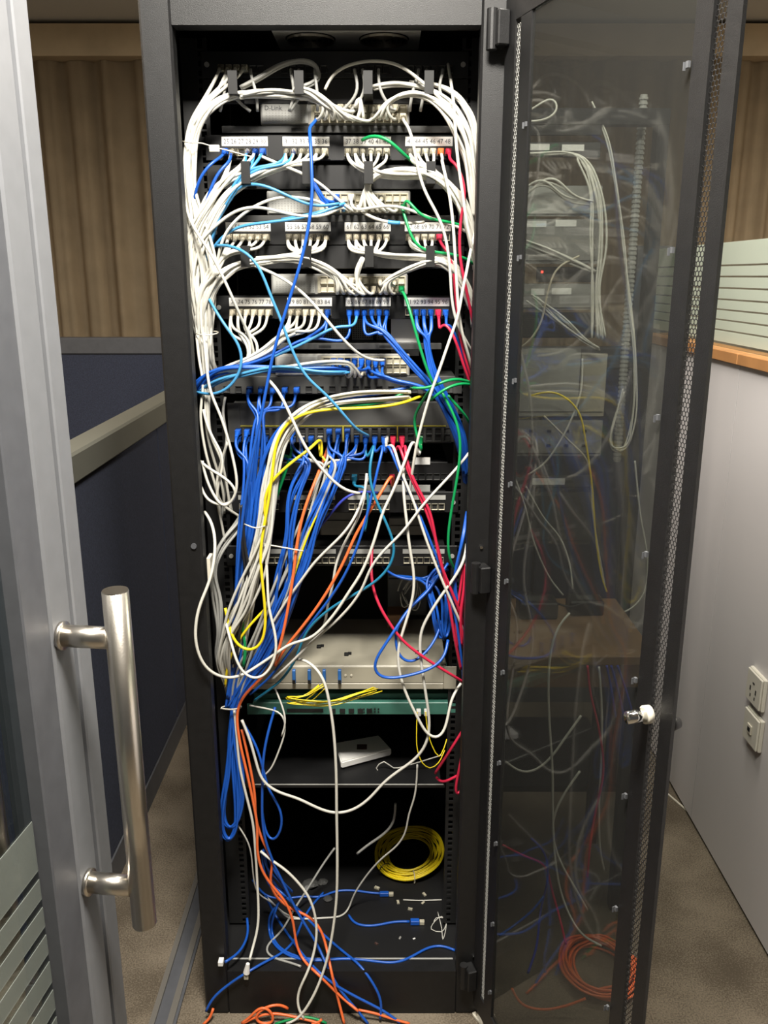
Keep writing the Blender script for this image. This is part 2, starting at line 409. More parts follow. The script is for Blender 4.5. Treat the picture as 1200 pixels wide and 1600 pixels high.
# local y>0 is on the outside (right), y<0 faces the viewer (inside face)
yin = -1
def T(y0, y1): return (min(y0*yin, y1*yin), max(y0*yin, y1*yin))
def dbx(x0, x1, y0, y1, z0, z1, bev=0):
    a, b = T(y0, y1); return dbm(bx(x0, x1, a, b, z0, z1, bev=bev))
bm = bmesh.new()
for args in ((.0, .038, -.006, .003, DZ0, DZ1), (.574, .600, -.003, .002, DZ0, DZ1), (.0385, .5735, -.006, .003, DZ1-.05, DZ1), (.0385, .5735, -.006, .003, DZ0, DZ0+.05)):
    a, b = T(args[2], args[3]); box(bm, args[0], args[1], a, b, args[4], args[5])
rdoor = obj('rack_door', dbm(bm), M['rack'], rack)
for a, b in ((.0585, .096), (.520, .5515)):
    obj('inner_stile', dbx(a, b, -.004, .003, DZ0+.051, DZ1-.051), M['rack'], rdoor)
obj('smoked_pane', dbx(.0965, .5195, -.004, .0, DZ0+.0505, DZ1-.0505), M['tint'], rdoor)
def perforated(x0, x1):
    bm = bmesh.new(); a = .0036; ph = a*math.sqrt(3); pv = 1.5*a      # hex cells, flat sides vertical
    gi = .84; z = DZ0+.056; row = 0
    w_ = x1-x0; nc = int(w_/ph)
    while z < DZ1-.056:
        for c in range(nc):
            cx = x0+ph*(c+.5+(.5 if row % 2 else 0))
            if cx > x1-ph*.3: continue
            if False: pass
            o1 = []; i1 = []
            for k in range(6):
                an = math.pi/6+k*math.pi/3
                o1.append(bm.verts.new((cx+a*math.cos(an), 0, z+a*math.sin(an)))); i1.append(bm.verts.new((cx+a*gi*math.cos(an), 0, z+a*gi*math.sin(an))))
            for k in range(6):
                k2 = (k+1) % 6; bm.faces.new((o1[k], o1[k2], i1[k2], i1[k]))
        z += pv; row += 1
    o = obj('perforated_strip', dbm(bm), M['rack'], rdoor); o['kind'] = 'stuff'
    if x0 < .1: o.data.materials.clear(); o.data.materials.append(M['ltgrey'])  # lighter colour stands in for the bright light specks along the hinge strip
    md = o.modifiers.new('thick', 'SOLIDIFY'); md.thickness = .0006
perforated(.039, .058); perforated(.552, .5735)
for i, zc in enumerate((1.83, 1.63, 1.43, 1.25, 1.07, .89, .70, .52, .33, .16)):
    for xs in (.516, .094):
        bm = bmesh.new(); a, b = T(.0034, .0068); box(bm, xs-.002, xs+.003, a, b, zc-.004, zc+.003); a, b = T(.007, .010); box(bm, xs-.002, xs-.001, a, b, zc-.007, zc+.002)
        obj('glass_clip', dbm(bm), M['groove'], rdoor)
# lock
lz = at(1020, 1105, 1.05).z
lk = obj('door_lock', dbm(cyl(bmesh.new(), (.553, yin*.0035, lz), (.553, yin*.012, lz), .0125, 20)), M['plastic_w'], rdoor, True)
bm = bmesh.new(); cyl(bm, (.553, yin*.0125, lz), (.553, yin*.038, lz), .0098, 20, r2=.0085); obj('lock_barrel', dbm(bm), M['chrome'], rdoor, True)
bm = bmesh.new(); cyl(bm, (.585, yin*-.0035, lz), (.585, yin*-.020, lz), .011, 16, r2=.007); obj('outer_knob', dbm(bm), M['rack'], rdoor, True)
for hz in (at(793, 44, 1.535).z, at(768, 905, 1.535).z, .12):
    bm = bmesh.new(); cyl(bm, (-.002, yin*.026, hz-.030), (-.002, yin*.026, hz+.030), .009, 14); box(bm, -.012, .02, *T(.0035, .024), hz-.026, hz+.026, bev=.002)
    obj('hinge', dbm(bm), M['rack'], rdoor)
tag(rack, 'tall black server rack with open smoked glass door and tangled network cables inside', 'server rack')

# ------------------------------------------------------------------ rack gear
GD = 1.70                                   # plane of the mounted front panels
GROUPS = [(-.2964, -.214), (-.1847, -.101), (-.073, .0118), (.040, .1247)]
PCX = -.088
def text_mesh(s, h, w):
    cu = bpy.data.curves.new('txt', 'FONT'); cu.body = s; cu.size = 1.0; cu.extrude = 0.0; cu.resolution_u = 2
    o = bpy.data.objects.new('txt', cu); COL.objects.link(o)
    dg = bpy.context.evaluated_depsgraph_get(); me = bpy.data.meshes.new_from_object(o.evaluated_get(dg))
    bpy.data.objects.remove(o); bpy.data.curves.remove(cu)
    xs = [v.co.x for v in me.vertices]; ys = [v.co.y for v in me.vertices]
    W, H = max(xs)-min(xs), max(ys)-min(ys); mx, my = (max(xs)+min(xs))/2, (max(ys)+min(ys))/2
    for v in me.vertices: v.co = Vector(((v.co.x-mx)/W*w, 0, (v.co.y-my)/H*h))
    return me
jb = bmesh.new()                            # one keystone jack: cream frame with recessed dark mouth
box(jb, -.0062, .0062, -.004, 0, -.0062, .0062)
JACK = bpy.data.meshes.new('jack'); 
f = min(jb.faces, key=lambda q: q.calc_center_median().y)
bmesh.ops.inset_individual(jb, faces=[f], thickness=.0018)
f = min(jb.faces, key=lambda q: (round(q.calc_center_median().y, 5), q.calc_area()) if len(q.verts) == 4 else (9, 9))
inner = [q for q in jb.faces if abs(q.normal.y+1) < .01]
inner.sort(key=lambda q: abs(q.calc_center_median().x)+abs(q.calc_center_median().z)); f = inner[0]
f.material_index = 1
bmesh.ops.translate(jb, verts=f.verts[:], vec=(0, .003, 0))
jb.to_mesh(JACK); jb.free()
JACKB = JACK.copy(); JACK.materials.append(M['clear']); JACK.materials.append(M['dark'])
JACKC = JACK.copy(); JACKC.materials.clear(); JACKC.materials.append(M['clear']); JACKC.materials.append(M['murk'])
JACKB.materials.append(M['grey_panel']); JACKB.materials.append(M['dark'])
def jack_x(gi, k):
    a, b = GROUPS[gi]; return a+(b-a)*(k+.5)/6
PORT = {}
def patch_panel(key, ypx, label, texts=None, blank=True, dark=False, hide=()):
    zc = at(500, ypx, GD).z                 # centre of the label strips
    t = empty('patch_panel', (PCX, GD, zc-.010))
    obj('face', bx(-.2405, .2405, -.002, .0005, -.022, .022, bev=.001), M['panel'], t)
    obj('wire_tray', bx(-.215, .215, .001, .09, -.018, .018), M['rackin'], t)
    for gi, (a, b) in enumerate(GROUPS):
        obj('jack_bezel', bx(a-PCX-.002, b-PCX+.002, -.004, -.0022, -.020, .003), M['panel'], t)
        if not dark and (texts or blank) and gi not in hide:
            s = obj('label_strip', bx(a-PCX-.001, b-PCX+.001, -.0052, -.0042, .0025 if texts else .006, .0185 if texts else .0155), M['paper' if texts else 'ltgrey'], t)
            if texts:
                me = text_mesh(texts[gi], .0082, (b-a)*.93)
                l = link('lettering', me, M['ink'], s); l.location = ((a+b)/2-PCX, -.0056, .0105)
        for k in range(6):
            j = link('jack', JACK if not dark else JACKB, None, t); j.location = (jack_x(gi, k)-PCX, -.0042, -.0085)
            PORT[(key, gi, k)] = Vector((jack_x(gi, k), GD-.006, zc-.0185))
    for s in (-1, 1): obj('ear_screw', cyl(bmesh.new(), (s*.230, -.0022, 0), (s*.230, -.005, 0), .0045, 10), M['ltgrey'], t)
    tag(t, label, 'patch panel', 'patch panels in the rack'); return t
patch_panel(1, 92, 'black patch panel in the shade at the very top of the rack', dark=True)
patch_panel(2, 222, 'topmost numbered patch panel, white label strips right under the uppermost small switch', ['25 26 27 28 29 30', '31 32 33 34 35 36', '37 38 39 40 41 42', '43 44 45 46 47 48'])
patch_panel(3, 355, 'middle numbered patch panel, white label strips with cream plugs below', ['49 50 51 52 53 54', '55 56 57 58 59 60', '61 62 63 64 65 66', '67 68 69 70 71 72'])
patch_panel(4, 472, 'lowest numbered patch panel, white label strips with many blue plugs below', ['73 74 75 76 77 78', '79 80 81 82 83 84', '85 86 87 88 89 90', '91 92 93 94 95 96'])
patch_panel(6, 777, 'black patch panel with blank white strips below the red and orange plugs')
patch_panel(7, 861, 'black patch panel with blank white strips, lowest one, above the beige chassis')

def pxbox(x0, x1, y0, y1, d):
    a = at(x0, (y0+y1)/2, d); b = at(x1, (y0+y1)/2, d); return a.x, b.x, at((x0+x1)/2, y1, d).z, at((x0+x1)/2, y0, d).z
def small_switch(x0, x1, y0, y1, label, lettering=None):
    a, b, z0, z1 = pxbox(x0, x1, y0, y1, GD); w_ = b-a; h = z1-z0
    t = empty('network_switch', (a, GD, z0))
    obj('body', bx(0, w_, .0005, .15, 0, h, bev=.002), M['switchgrey'], t)
    fpn = obj('indicator_panel', bx(.003, w_*.32, -.0025, 0, .003, h-.003, bev=.001), M['ltgrey'], t)
    if lettering:
        l = link('lettering', text_mesh(lettering, .0075, .031), M['ink'], fpn); l.location = (.024, -.0031, h-.0095)
    bm = bmesh.new()
    for i in range(13):
        for j in range(5): box(bm, .010+i*.0058, .012+i*.0058, -.0030, -.0026, .007+j*.0042, .0085+j*.0042)
    obj('indicator_light', bm, M['switchgrey'], fpn)['kind'] = 'stuff'
    pb = obj('port_block', bx(w_*.34, w_-.004, -.002, 0, .004, h-.004), M['clear'], t)
    n = 12; P = []
    for r_ in range(2):
        for i in range(n):
            xx = w_*.36+(w_*.62)*(i+.5)/n; zz_ = h*(.30+.40*r_)
            j = link('port', JACKC, None, t); j.location = (xx, -.0022, zz_); P.append(Vector((a+xx, GD-.006, z0+zz_)))
    tag(t, label, 'network switch', 'small grey switches in the rack'); return P
SW1 = small_switch(407, 640, 160, 196, 'small grey network switch with D-Link lettering, uppermost one', 'D-Link')
SW2 = small_switch(417, 641, 298, 336, 'small grey network switch between the topmost and middle numbered panels')
SW3 = small_switch(424, 637, 428, 461, 'small grey network switch between the middle and lowest numbered panels')
SW4 = small_switch(430, 640, 553, 588, 'small pale grey network switch above the thick blue cable bundle')
def tray(x0, x1, y, label):
    a, b, z0, z1 = pxbox(x0, x1, y-5, y+5, GD); t = empty('rack_tray', ((a+b)/2, GD, z0))
    hw = (b-a)/2
    obj('tray_lip', bx(-hw, hw, -.003, 0, 0, .012, bev=.001), M['grey_panel'], t)
    obj('tray_plate', bx(-hw, hw, .0005, .25, .008, .0105), M['grey_panel'], t)
    for s in (-1, 1): obj('tray_hole', bx(s*hw*.35-.012, s*hw*.35+.012, -.0038, -.0031, .004, .008), M['dark'], t)
    tag(t, label, 'rack tray', 'trays under the small switches')
tray(347, 712, 203, 'dark grey tray under the uppermost small switch')
tray(349, 712, 342, 'dark grey tray under the second small switch')
tray(420, 690, 541, 'dark grey tray above the pale switch beside a white card')
# cable organisers with rings
def organiser(y, xs, label):
    z = at(520, y, GD).z; t = empty('cable_organiser', (PCX, GD, z))
    obj('plate', bx(-.2405, .2405, -.002, .0005, -.021, .021, bev=.001), M['panel'], t)
    for x in xs:
        xx = at(x, y, GD-.07).x-PCX; bm = bmesh.new()
        box(bm, xx-.008, xx+.008, -.076, -.0022, .016, .0185); box(bm, xx-.008, xx+.008, -.076, -.0022, -.0185, -.016); box(bm, xx-.008, xx+.008, -.0785, -.0762, -.0185, .0185)
        obj('ring', bm, M['rackin'], t)
    tag(t, label, 'cable organiser', 'black ring cable organisers')
organiser(143, (365, 468, 575, 670), 'black ring organiser above the uppermost small switch')
organiser(277, (385, 480, 576, 673), 'black ring organiser below the topmost numbered panel')
organiser(402, (384, 480, 577, 672), 'black ring organiser below the middle numbered panel')

# perforated beige unit and white card behind the blue fans of cable
a, b, z0, z1 = pxbox(480, 602, 492, 532, 1.80)
t = empty('power_unit', (a, 1.80, z0)); obj('body', bx(0, b-a, .0005, .2, 0, z1-z0, bev=.002), M['beige'], t)
bm = bmesh.new()
for i in range(30):
    for j in range(10): box(bm, .012+i*.0046, .0142+i*.0046, -.0012, 0, .005+j*.0042, .0072+j*.0042)
obj('vent_hole', bm, M['dark'], t)['kind'] = 'stuff'
for i in range(2): obj('black_band', bx(.085+.05*i, .092+.05*i, -.003, -.0014, 0, z1-z0), M['dark'], t)
tag(t, 'perforated beige unit seen behind the lowest numbered panel', 'power unit')
a, b, z0, z1 = pxbox(611, 655, 498, 556, 1.74)
o = obj('white_card', bx(a, b, 1.74, 1.742, z0, z1), M['paper']); tag(o, 'plain white card standing behind the green cable right of centre', 'card')
a, b, z0, z1 = pxbox(672, 705, 500, 535, 1.755)
t = empty('black_fan', ((a+b)/2, 1.755, (z0+z1)/2)); obj('frame', bx(-.025, .025, 0, .02, -.025, .025, bev=.002), M['panel'], t)
bm = bmesh.new(); cyl(bm, (0, -.006, 0), (0, -.0005, 0), .009, 14)
for k in range(7):
    box(bm, .008, .022, -.005, -.003, -.004, .004, mtx=Matrix.Rotation(k*2*math.pi/7, 4, 'Y'))
obj('rotor', bm, M['rackin'], t); tag(t, 'small black fan behind blue cables at the right of the rack', 'fan')

# 1U dark panel with two port rows under the blue bundle
def port_unit(x0, x1, y0, y1, label, cols, rows, mname, name, d=GD, start=0.0, yellow=False):
    a, b, z0, z1 = pxbox(x0, x1, y0, y1, d); w_, h = b-a, z1-z0
    t = empty(name, (a, d, z0)); obj('body', bx(0, w_, .0005, .20, 0, h, bev=.0015), M[mname], t)
    for s in (0, w_): obj('ear', bx(s-.012, s+.012, -.0018, 0, .002, h-.002), M[mname], t)
    P = []
    for r_ in range(rows):
        for i in range(cols):
            xx = w_*start+w_*(1-start)*(i+.5)/cols; zz_ = .010+r_*.0145
            j = link('port', JACKB, None, t); j.location = (xx, 0, zz_); P.append(Vector((a+xx, d-.004, z0+zz_)))
    if yellow:
        for zz_ in (.032, .0335+.0):
            pass
        obj('yellow_line', bx(.004, w_-.004, -.0012, -.0001, .0338, .0352), M['yellowline'], t)
        for i in range(5): obj('yellow_line', bx(w_*i/4-.0008 if i else .003, w_*i/4+.0008 if i < 4 else w_-.003, -.0012, -.0001, .003, .0336), M['yellowline'], t)
    tag(t, label, 'switch'); return P
PU1 = port_unit(345, 712, 588, 616, 'flat grey port unit just under the thick blue bundle', 20, 1, 'grey_panel', 'port_unit')
PU2 = port_unit(366, 706, 628, 692, 'large dark grey switch outlined with yellow lines, red and blue plugs below', 24, 2, 'grey_panel', 'rack_switch', yellow=True)
PU3 = port_unit(420, 700, 722, 752, 'low black switch behind orange and teal plugs', 24, 1, 'panel', 'slim_switch', d=1.715)
a, b, z0, z1 = pxbox(645, 672, 715, 726, 1.712); o = obj('label_plate', bx(a, b, 1.7125, 1.7145, z0, z1), M['paper']); o.name = 'blank_label'
tag(o, 'blank white sticker on the black unit right of the red cables', 'sticker')
a, b, z0, z1 = pxbox(560, 672, 758, 768, 1.712); o = obj('label_plate', bx(a, b, 1.7125, 1.7145, z0, z1), M['ltgrey']); o.name = 'blank_label'
tag(o, 'long grey sticker strip just above the blank white patch panel strips', 'sticker')
# grey boxes standing behind the mid section
for nm, x0, x1, y0, y1, d, lb in (('grey_case', 500, 552, 798, 850, 1.86, 'grey case standing in the shade behind orange cables'), ('grey_case', 608, 662, 808, 853, 1.86, 'grey case standing in the shade behind the white cable right of centre'),
                              ('grey_case', 606, 668, 880, 962, 2.02, 'grey case in the shade behind the loose blue tangle')):
    a, b, z0, z1 = pxbox(x0, x1, y0, y1, d); t = empty(nm, (a, d, z0)); obj('shell', bx(0, b-a, 0, .12, 0, z1-z0, bev=.003), M['ltgrey'], t)
    obj('lid_seam', bx(.002, b-a-.002, -.001, -.0002, (z1-z0)*.7, (z1-z0)*.72), M['dark'], t); tag(t, lb, 'case')
# beige chassis
zf1, zf0 = at(560, 1040, GD).z, at(560, 1076, GD).z
xa, xb = at(385, 1050, GD).x, at(706, 1050, GD).x
t = empty('fibre_chassis', (xa, GD, zf0)); W_ = xb-xa; H_ = zf1-zf0
obj('case', bx(0.0, W_-.012, .0005, .262, 0, H_, bev=.0015), M['beige'], t)
obj('front_plate', bx(.0, W_-.018, -.003, 0, .0155, H_-.001, bev=.001), M['beige'], t)
obj('lower_lip', bx(.0, W_-.018, -.004, 0, .0005, .0145, bev=.001), M['beige'], t)
obj('mounting_ear', bx(W_-.0175, W_+.010, -.0035, 0, .0005, H_-.001, bev=.001), M['beige'], t)
for x in (460, 484, 507, 531):
    xx = at(x, 1055, GD).x-xa; ad = obj('adapter', bx(xx-.0035, xx+.0035, -.012, -.0032, .018, H_-.006, bev=.0008), M['bluepl'], t)
    obj('dust_cap', bx(xx-.003, xx+.003, -.016, -.0122, .020, .027), M['dark'], ad)
for x in (540, 549):
    xx = at(x, 1052, GD).x-xa; obj('front_screw', cyl(bmesh.new(), (xx, -.0032, H_*.62), (xx, -.005, H_*.62), .0025, 10), M['plastic_w'], t)
for x, y in ((499, 1012), (542, 1024)):
    p = onz(x, y, zf1)-Vector((xa, GD, zf0)); bm = bmesh.new(); box(bm, p.x-.006, p.x+.004, p.y-.005, p.y+.004, H_+.0002, H_+.006, bev=.001); box(bm, p.x+.002, p.x+.010, p.y+.002, p.y+.010, H_+.0002, H_+.004)
    obj('cable_saddle', bm, M['dark'], t)
p = onz(658, 1019, zf1)-Vector((xa, GD, zf0)); obj('vent_slot', bx(p.x-.014, p.x+.014, p.y-.009, p.y+.009, H_+.0001, H_+.0008), M['dark'], t)
tag(t, 'beige fibre chassis with four small blue adapters', 'fibre chassis')
# green device
GP = port_unit(395, 706, 1098, 1117, 'flat green device under the beige chassis', 1, 0, 'greenbox', 'green_device', d=1.704)
a, b, z0, z1 = pxbox(395, 706, 1098, 1117, 1.704); gt = [o for o in COL.objects if o.name.startswith('green_device')][0]
obj('top_lip', bx(0, b-a, .02, .18, z1-z0+.0003, z1-z0+.012), M['greenbox'], gt)
for i, x in enumerate((520, 535, 549, 563, 577)):
    xx = at(x, 1108, 1.704).x-a; obj('port', bx(xx-.006, xx+.006, -.002, .0003, .006, .015), M['dark'], gt)
obj('card_slot', bx(.075, .155, -.0016, .0003, .008, .015), M['dark'], gt)
for i in range(6):
    for j in range(2): obj('vent_dot', bx(.235+i*.008, .238+i*.008, -.0012, .0003, .006+j*.007, .009+j*.007), M['dark'], gt)
for x in (654, 666):
    xx = at(x, 1106, 1.704).x-a; obj('white_connector', bx(xx-.005, xx+.005, -.014, .0003, .004, .016, bev=.001), M['paper'], gt)
# shelf with the white box
zs = at(500, 1226, GD).z
t = empty('rack_shelf', (PCX, GD, zs)); obj('shelf_plate', bx(-.228, .217, .0, .52, -.003, 0), M['panel'], t)
obj('shelf_lip', bx(-.235, .225, -.0025, -.0003, -.006, .0008), M['panel'], t)
obj('lip_highlight', bx(-.205, .222, -.0030, -.0003, .0010, .0022), M['ltgrey'], t)  # pale strip stands in for the highlight along the shelf's front edge
tag(t, 'black rack shelf with a thin bright front edge', 'shelf')
c0, c1, c2, c3 = [onz(x, y, zs+.022) for x, y in ((533, 1191), (612, 1170), (592, 1148), (524, 1160))]
bm = bmesh.new(); lo = [bm.verts.new((c.x, c.y, zs+.004)) for c in (c0, c1, c2, c3)]; hi = [bm.verts.new(c) for c in (c0, c1, c2, c3)]
bm.faces.new(hi); bm.faces.new(lo[::-1])
for i in range(4): bm.faces.new((lo[i], lo[(i+1) % 4], hi[(i+1) % 4], hi[i]))
bmesh.ops.bevel(bm, geom=bm.edges[:], offset=.003, segments=2, affect='EDGES')
wb = obj('white_box', bm, M['paper']); tag(wb, 'flat white box with a small brown square, askew on the shelf', 'box')
m_ = (c0+c1+c2+c3)/4; obj('brown_mark', bx(m_.x-.012, m_.x+.012, m_.y-.012, m_.y+.010, zs+.0222, zs+.0230), M['brown'], wb)
for c in (c0, c1, c2, c3):
    q = c+(m_-c)*.2; obj('rubber_foot', cyl(bmesh.new(), (q.x, q.y, zs+.0003), (q.x, q.y, zs+.0042), .006, 10), M['dark'], wb)
a = at(605, 958, 2.0); 
t = empty('cardboard_box', (a.x, 1.90, zf1+.0012)); obj('carton', bx(0, .05, 0, .055, 0, .035, bev=.002), M['cardboard'], t); obj('flap', bx(.002, .048, -.002, -.0003, .018, .034), M['cardboard'], t)
tag(t, 'small orange brown carton at the back on top of the beige chassis', 'box')
# ------------------------------------------------------------------ cables
def plug_mesh(col):
    bm = bmesh.new()
    box(bm, -.0054, .0054, -.017, .002, -.0052, .0052, bev=.0008)
    bm2 = bmesh.new(); cyl(bm2, (0, -.0168, 0), (0, -.034, -.007), .0050, 8, r2=.0034)
    me = bpy.data.meshes.new('tmp'); bm2.to_mesh(me); bm2.free(); bm.from_mesh(me); bpy.data.meshes.remove(me)
    me = bpy.data.meshes.new('plug'); bm.to_mesh(me); bm.free(); me.materials.append(M['c'+col] if col != 'Z' else M['clear'])
    return me
PLUG = {}
def add_plug(o, p, col):
    if col not in PLUG: PLUG[col] = plug_mesh(col)
    q = bpy.data.objects.new('plug', PLUG[col]); COL.objects.link(q); q.parent = o; q.location = p
    return q
RAD = .0028
def parse(s):
    """'x,y,d' tokens: photo pixel and depth in mm; missing depths are interpolated along the cable; p / f / s = resting on rack floor, carpet, shelf"""
    tk = [t.split(',') for t in s.split()]
    ds = [float(t[2]) if len(t) > 2 and t[2][-1].isdigit() else None for t in tk]
    known = [i for i, d in enumerate(ds) if d is not None]
    out = []
    for i, t in enumerate(tk):
        x, y = float(t[0]), float(t[1])
        if len(t) > 2 and t[2] in 'pfs':
            zz_ = {'p': ZB-.002, 'f': 0.0, 's': zs}[t[2]]+RAD+.0006
            out.append(onz(x, y, zz_)); continue
        if ds[i] is not None: d = ds[i]
        else:
            lo = [k for k in known if k < i]; hi = [k for k in known if k > i]
            if lo and hi: a_, b_ = lo[-1], hi[0]; d = ds[a_]+(ds[b_]-ds[a_])*(i-a_)/(b_-a_)
            elif lo: d = ds[lo[-1]]
            elif hi: d = ds[hi[0]]
            else: d = 1640
        q = at(x, y, d/1000.0)
        if q.z < ZB+.004 and q.y > 1.553:
            q = at(x, y, 1.551) if y > 1516 else onz(x, y, ZB-.002+RAD+.0006)
            if q.y < 1.60 and y <= 1516: q.z = ZB+.005
        q.z = max(q.z, RAD+.0008); out.append(q)
    return out
LR = random.Random(23)
DROOP = {tuple(round(v, 4) for v in p): (2.4 if k[0] == 4 else 1.0) for k, p in PORT.items() if k[0] > 1}
for p in PU1+PU2: DROOP[tuple(round(v, 4) for v in p)] = 1.6
def lead(p):                                # the first stretch of a cable leaving a port
    key = tuple(round(v, 4) for v in p)
    if key not in DROOP: return [p+Vector((0, -.033, -.007)), p+Vector((0, -.046, -.016))]
    k = LR.uniform(.003, .016)*DROOP[key]; j = LR.uniform(-.004, .004)
    return [p+Vector((0, -.033, -.007)), p+Vector((j*.4, -.043, -.016)), p+Vector((j, -.048-.2*k, -.012-k))]
BUNDLED = []
def cable(col, label, pts, group=None, port=None, plug=None, endport=None, endplug=None, r=RAD, name='network_cable', cat='cable', step=.010):
    P = parse(pts) if isinstance(pts, str) else pts
    if port is not None: P = lead(port)+P
    if endport is not None: P = P+lead(endport)[::-1]
    o = link(name, tube_mesh(name, P, r, step=step), M['c'+col]); tag(o, label, cat, group)
    if port is not None and plug: add_plug(o, port, plug)
    if endport is not None and endplug: add_plug(o, endport, endplug)
    return o
BR = random.Random(11)
def bundle(cols, label, group, nodes, starts=None, ends=None, plug=None, endplug=None, n=None, r=RAD, jit=.4, trim=0):
    """cables that run together: nodes 'x,y,d,spread_px'; every cable keeps its own place in the bundle"""
    tk = [tuple(float(v) for v in t.split(',')) for t in nodes.split()]
    n = n or max(len(starts or []), len(ends or []))
    for i in range(n):
        a_ = BR.uniform(0, 2*math.pi); rr = math.sqrt(BR.random()); ox, oy = rr*math.cos(a_), rr*math.sin(a_)
        P = []
        for (x, y, d, s) in tk:
            jx, jy = ox+BR.uniform(-jit, jit), oy+BR.uniform(-jit, jit)
            nx = x+jx*s; yy = y+jy*s*.55; dm = (d-BR.uniform(0, .7)*s*1.2+oy*s*.6)/1000.0
            P.append(at(nx, yy, max(1.50, dm)))
        col = cols[i % len(cols)]
        st = starts[i % len(starts)] if starts else None; en = ends[i % len(ends)] if ends else None
        def conv(q): return q if isinstance(q, Vector) else parse(q)[0]
        kw = {}
        if st is not None:
            if isinstance(st, Vector) and plug: kw['port'] = st; kw['plug'] = plug if plug != '=' else col
            else: P = [conv(st)]+P
        if en is not None:
            if isinstance(en, Vector) and endplug: kw['endport'] = en; kw['endplug'] = endplug if endplug != '=' else col
            else: P = P+[conv(en)]
        BUNDLED.append((i/n, cable(col, label, P, group, r=r, **kw)))
def ports(k, gi, ks=range(6)): return [PORT[(k, gi, j)] for j in ks]

# ---- white bundles of the upper left
LB = 'white patch cable in the thick upright bundle along the left edge of the rack'
G1 = 'upright white bundle, left'
bundle('W', LB, G1, '372,148,1650,6 335,163,1640,8 312,190,1645,10 301,222,1655,9 296,262,1655,12 300,310,1650,13 318,370,1650,14 326,430,1655,15 325,480,1660,12 323,522,1660,9 325,560,1670,11 335,600,1720,14',
       starts=['478,150,1650', '475,145,1650', '470,150,1650', '480,155,1655'], n=13)
bundle('W', 'white patch cable curving from the dark top panel into the upright left bundle', 'thin strands, top left', '322,160,1650,7 303,190,1650,7 297,222,1650,6 291,265,1640,5 295,320,1640,8 306,380,1640,9 312,440,1645,10 315,500,1650,8 318,550,1660,8 330,600,1720,10',
       starts=ports(1, 0)[:4], n=5, plug='Z')
bundle('L', 'pale patch cable hanging in the flat bundle above the uppermost small switch', 'flat bundle, top left', '374,150,1640,7 400,145,1645,11 432,146,1650,12 462,147,1645,8 486,152,1640,7 512,165,1640,6',
       ends=SW1[0:8], n=9, endplug='Z')
bundle('W', 'white patch cable dropping from the second ring into the uppermost small switch', 'drop into the uppermost switch', '462,140,1635,6 485,140,1632,7 505,158,1630,8 525,172,1640,7', ends=[SW1[k] for k in (2, 3, 4, 5, 6, 15, 16, 17)], n=8, endplug='Z')
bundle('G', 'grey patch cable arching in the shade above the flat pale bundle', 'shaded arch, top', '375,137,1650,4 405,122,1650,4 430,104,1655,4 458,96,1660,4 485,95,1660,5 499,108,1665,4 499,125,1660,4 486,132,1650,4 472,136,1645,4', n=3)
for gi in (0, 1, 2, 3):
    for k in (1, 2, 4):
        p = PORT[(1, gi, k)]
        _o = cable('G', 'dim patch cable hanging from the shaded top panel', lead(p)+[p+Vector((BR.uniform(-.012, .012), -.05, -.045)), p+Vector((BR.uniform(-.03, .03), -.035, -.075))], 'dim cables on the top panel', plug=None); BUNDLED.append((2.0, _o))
# ---- top right
cable('W', 'white cable making the widest arch over the uppermost switch at top right', '508,140,1645 518,117,1650 545,101,1650 590,95,1650 625,102,1640 657,126,1630 690,155,1625 716,186,1625 731,226,1630 740,270,1640 744,320,1660')
RB = 'white patch cable curving down the right edge at the top of the rack'
bundle('W', RB, 'upper right arch of cables', '598,166,1640,5 618,152,1632,5 645,144,1630,6 672,153,1630,6 700,176,1630,9 718,205,1635,12 731,245,1645,10 738,290,1655,7 742,340,1670,5', starts=[SW1[k] for k in (7, 8, 9, 10, 20, 21, 22)], n=9, plug='Z')
bundle('L', 'pale patch cable passing under the widest arch toward the right edge', 'under the widest arch', '582,137,1650,5 612,130,1650,6 645,133,1650,6 675,140,1645,6 705,158,1640,7 728,190,1640,8 740,235,1650,6 743,290,1660,5', n=7)
bundle('W', RB, 'upper right arch of cables', '684,134,1650,4 712,148,1650,6 732,172,1650,6 742,200,1655,4 745,250,1660,3', starts=['640,128,1660'], n=5)
bundle('W', 'short white loop of cable above the middle of the uppermost switch', 'short white loops', '556,168,1650,2 560,148,1645,3 564,144,1645,2 568,162,1650,3', ends=[SW1[5], SW1[6]], n=3, endplug='Z')
# ---- panel 25-48
bundle('W', 'white patch cable sweeping left from the topmost numbered panel', 'white sweep under 25 to 48', '452,256,1650,6 418,268,1648,8 385,282,1645,9 352,310,1640,9 328,350,1640,9 308,400,1645,10 302,450,1650,10 310,500,1665,9 322,560,1690,10',
       starts=ports(2, 1), n=11, plug='Z')
bundle('W', 'white patch cable running steeply down at left from the topmost numbered panel', 'steep white cables, left', '350,285,1635,6 325,325,1630,8 305,360,1635,9 298,410,1640,8 306,470,1650,9 318,540,1680,9', starts=[PORT[(2, 0, k)] for k in (1, 3)]+['420,262,1650', '450,262,1650'], n=6, plug='Z')
bundle('S', 'sky blue patch cable fanning down left from the topmost numbered panel', 'sky blue fan, upper left', '385,268,1640,6 362,298,1640,7 343,330,1640,6 328,365,1642,7 318,410,1660,8 310,450,1675,6', starts=[PORT[(2, 0, 3)], PORT[(2, 0, 4)], PORT[(2, 1, 0)], PORT[(2, 1, 1)], PORT[(2, 0, 5)]], n=7, plug='B')
cable('B', 'blue cable plugged in below label 25, bending left', '342,246,1640 324,261,1630 311,280,1630 304,310,1640 298,345,1665', port=PORT[(2, 0, 0)], plug='B')
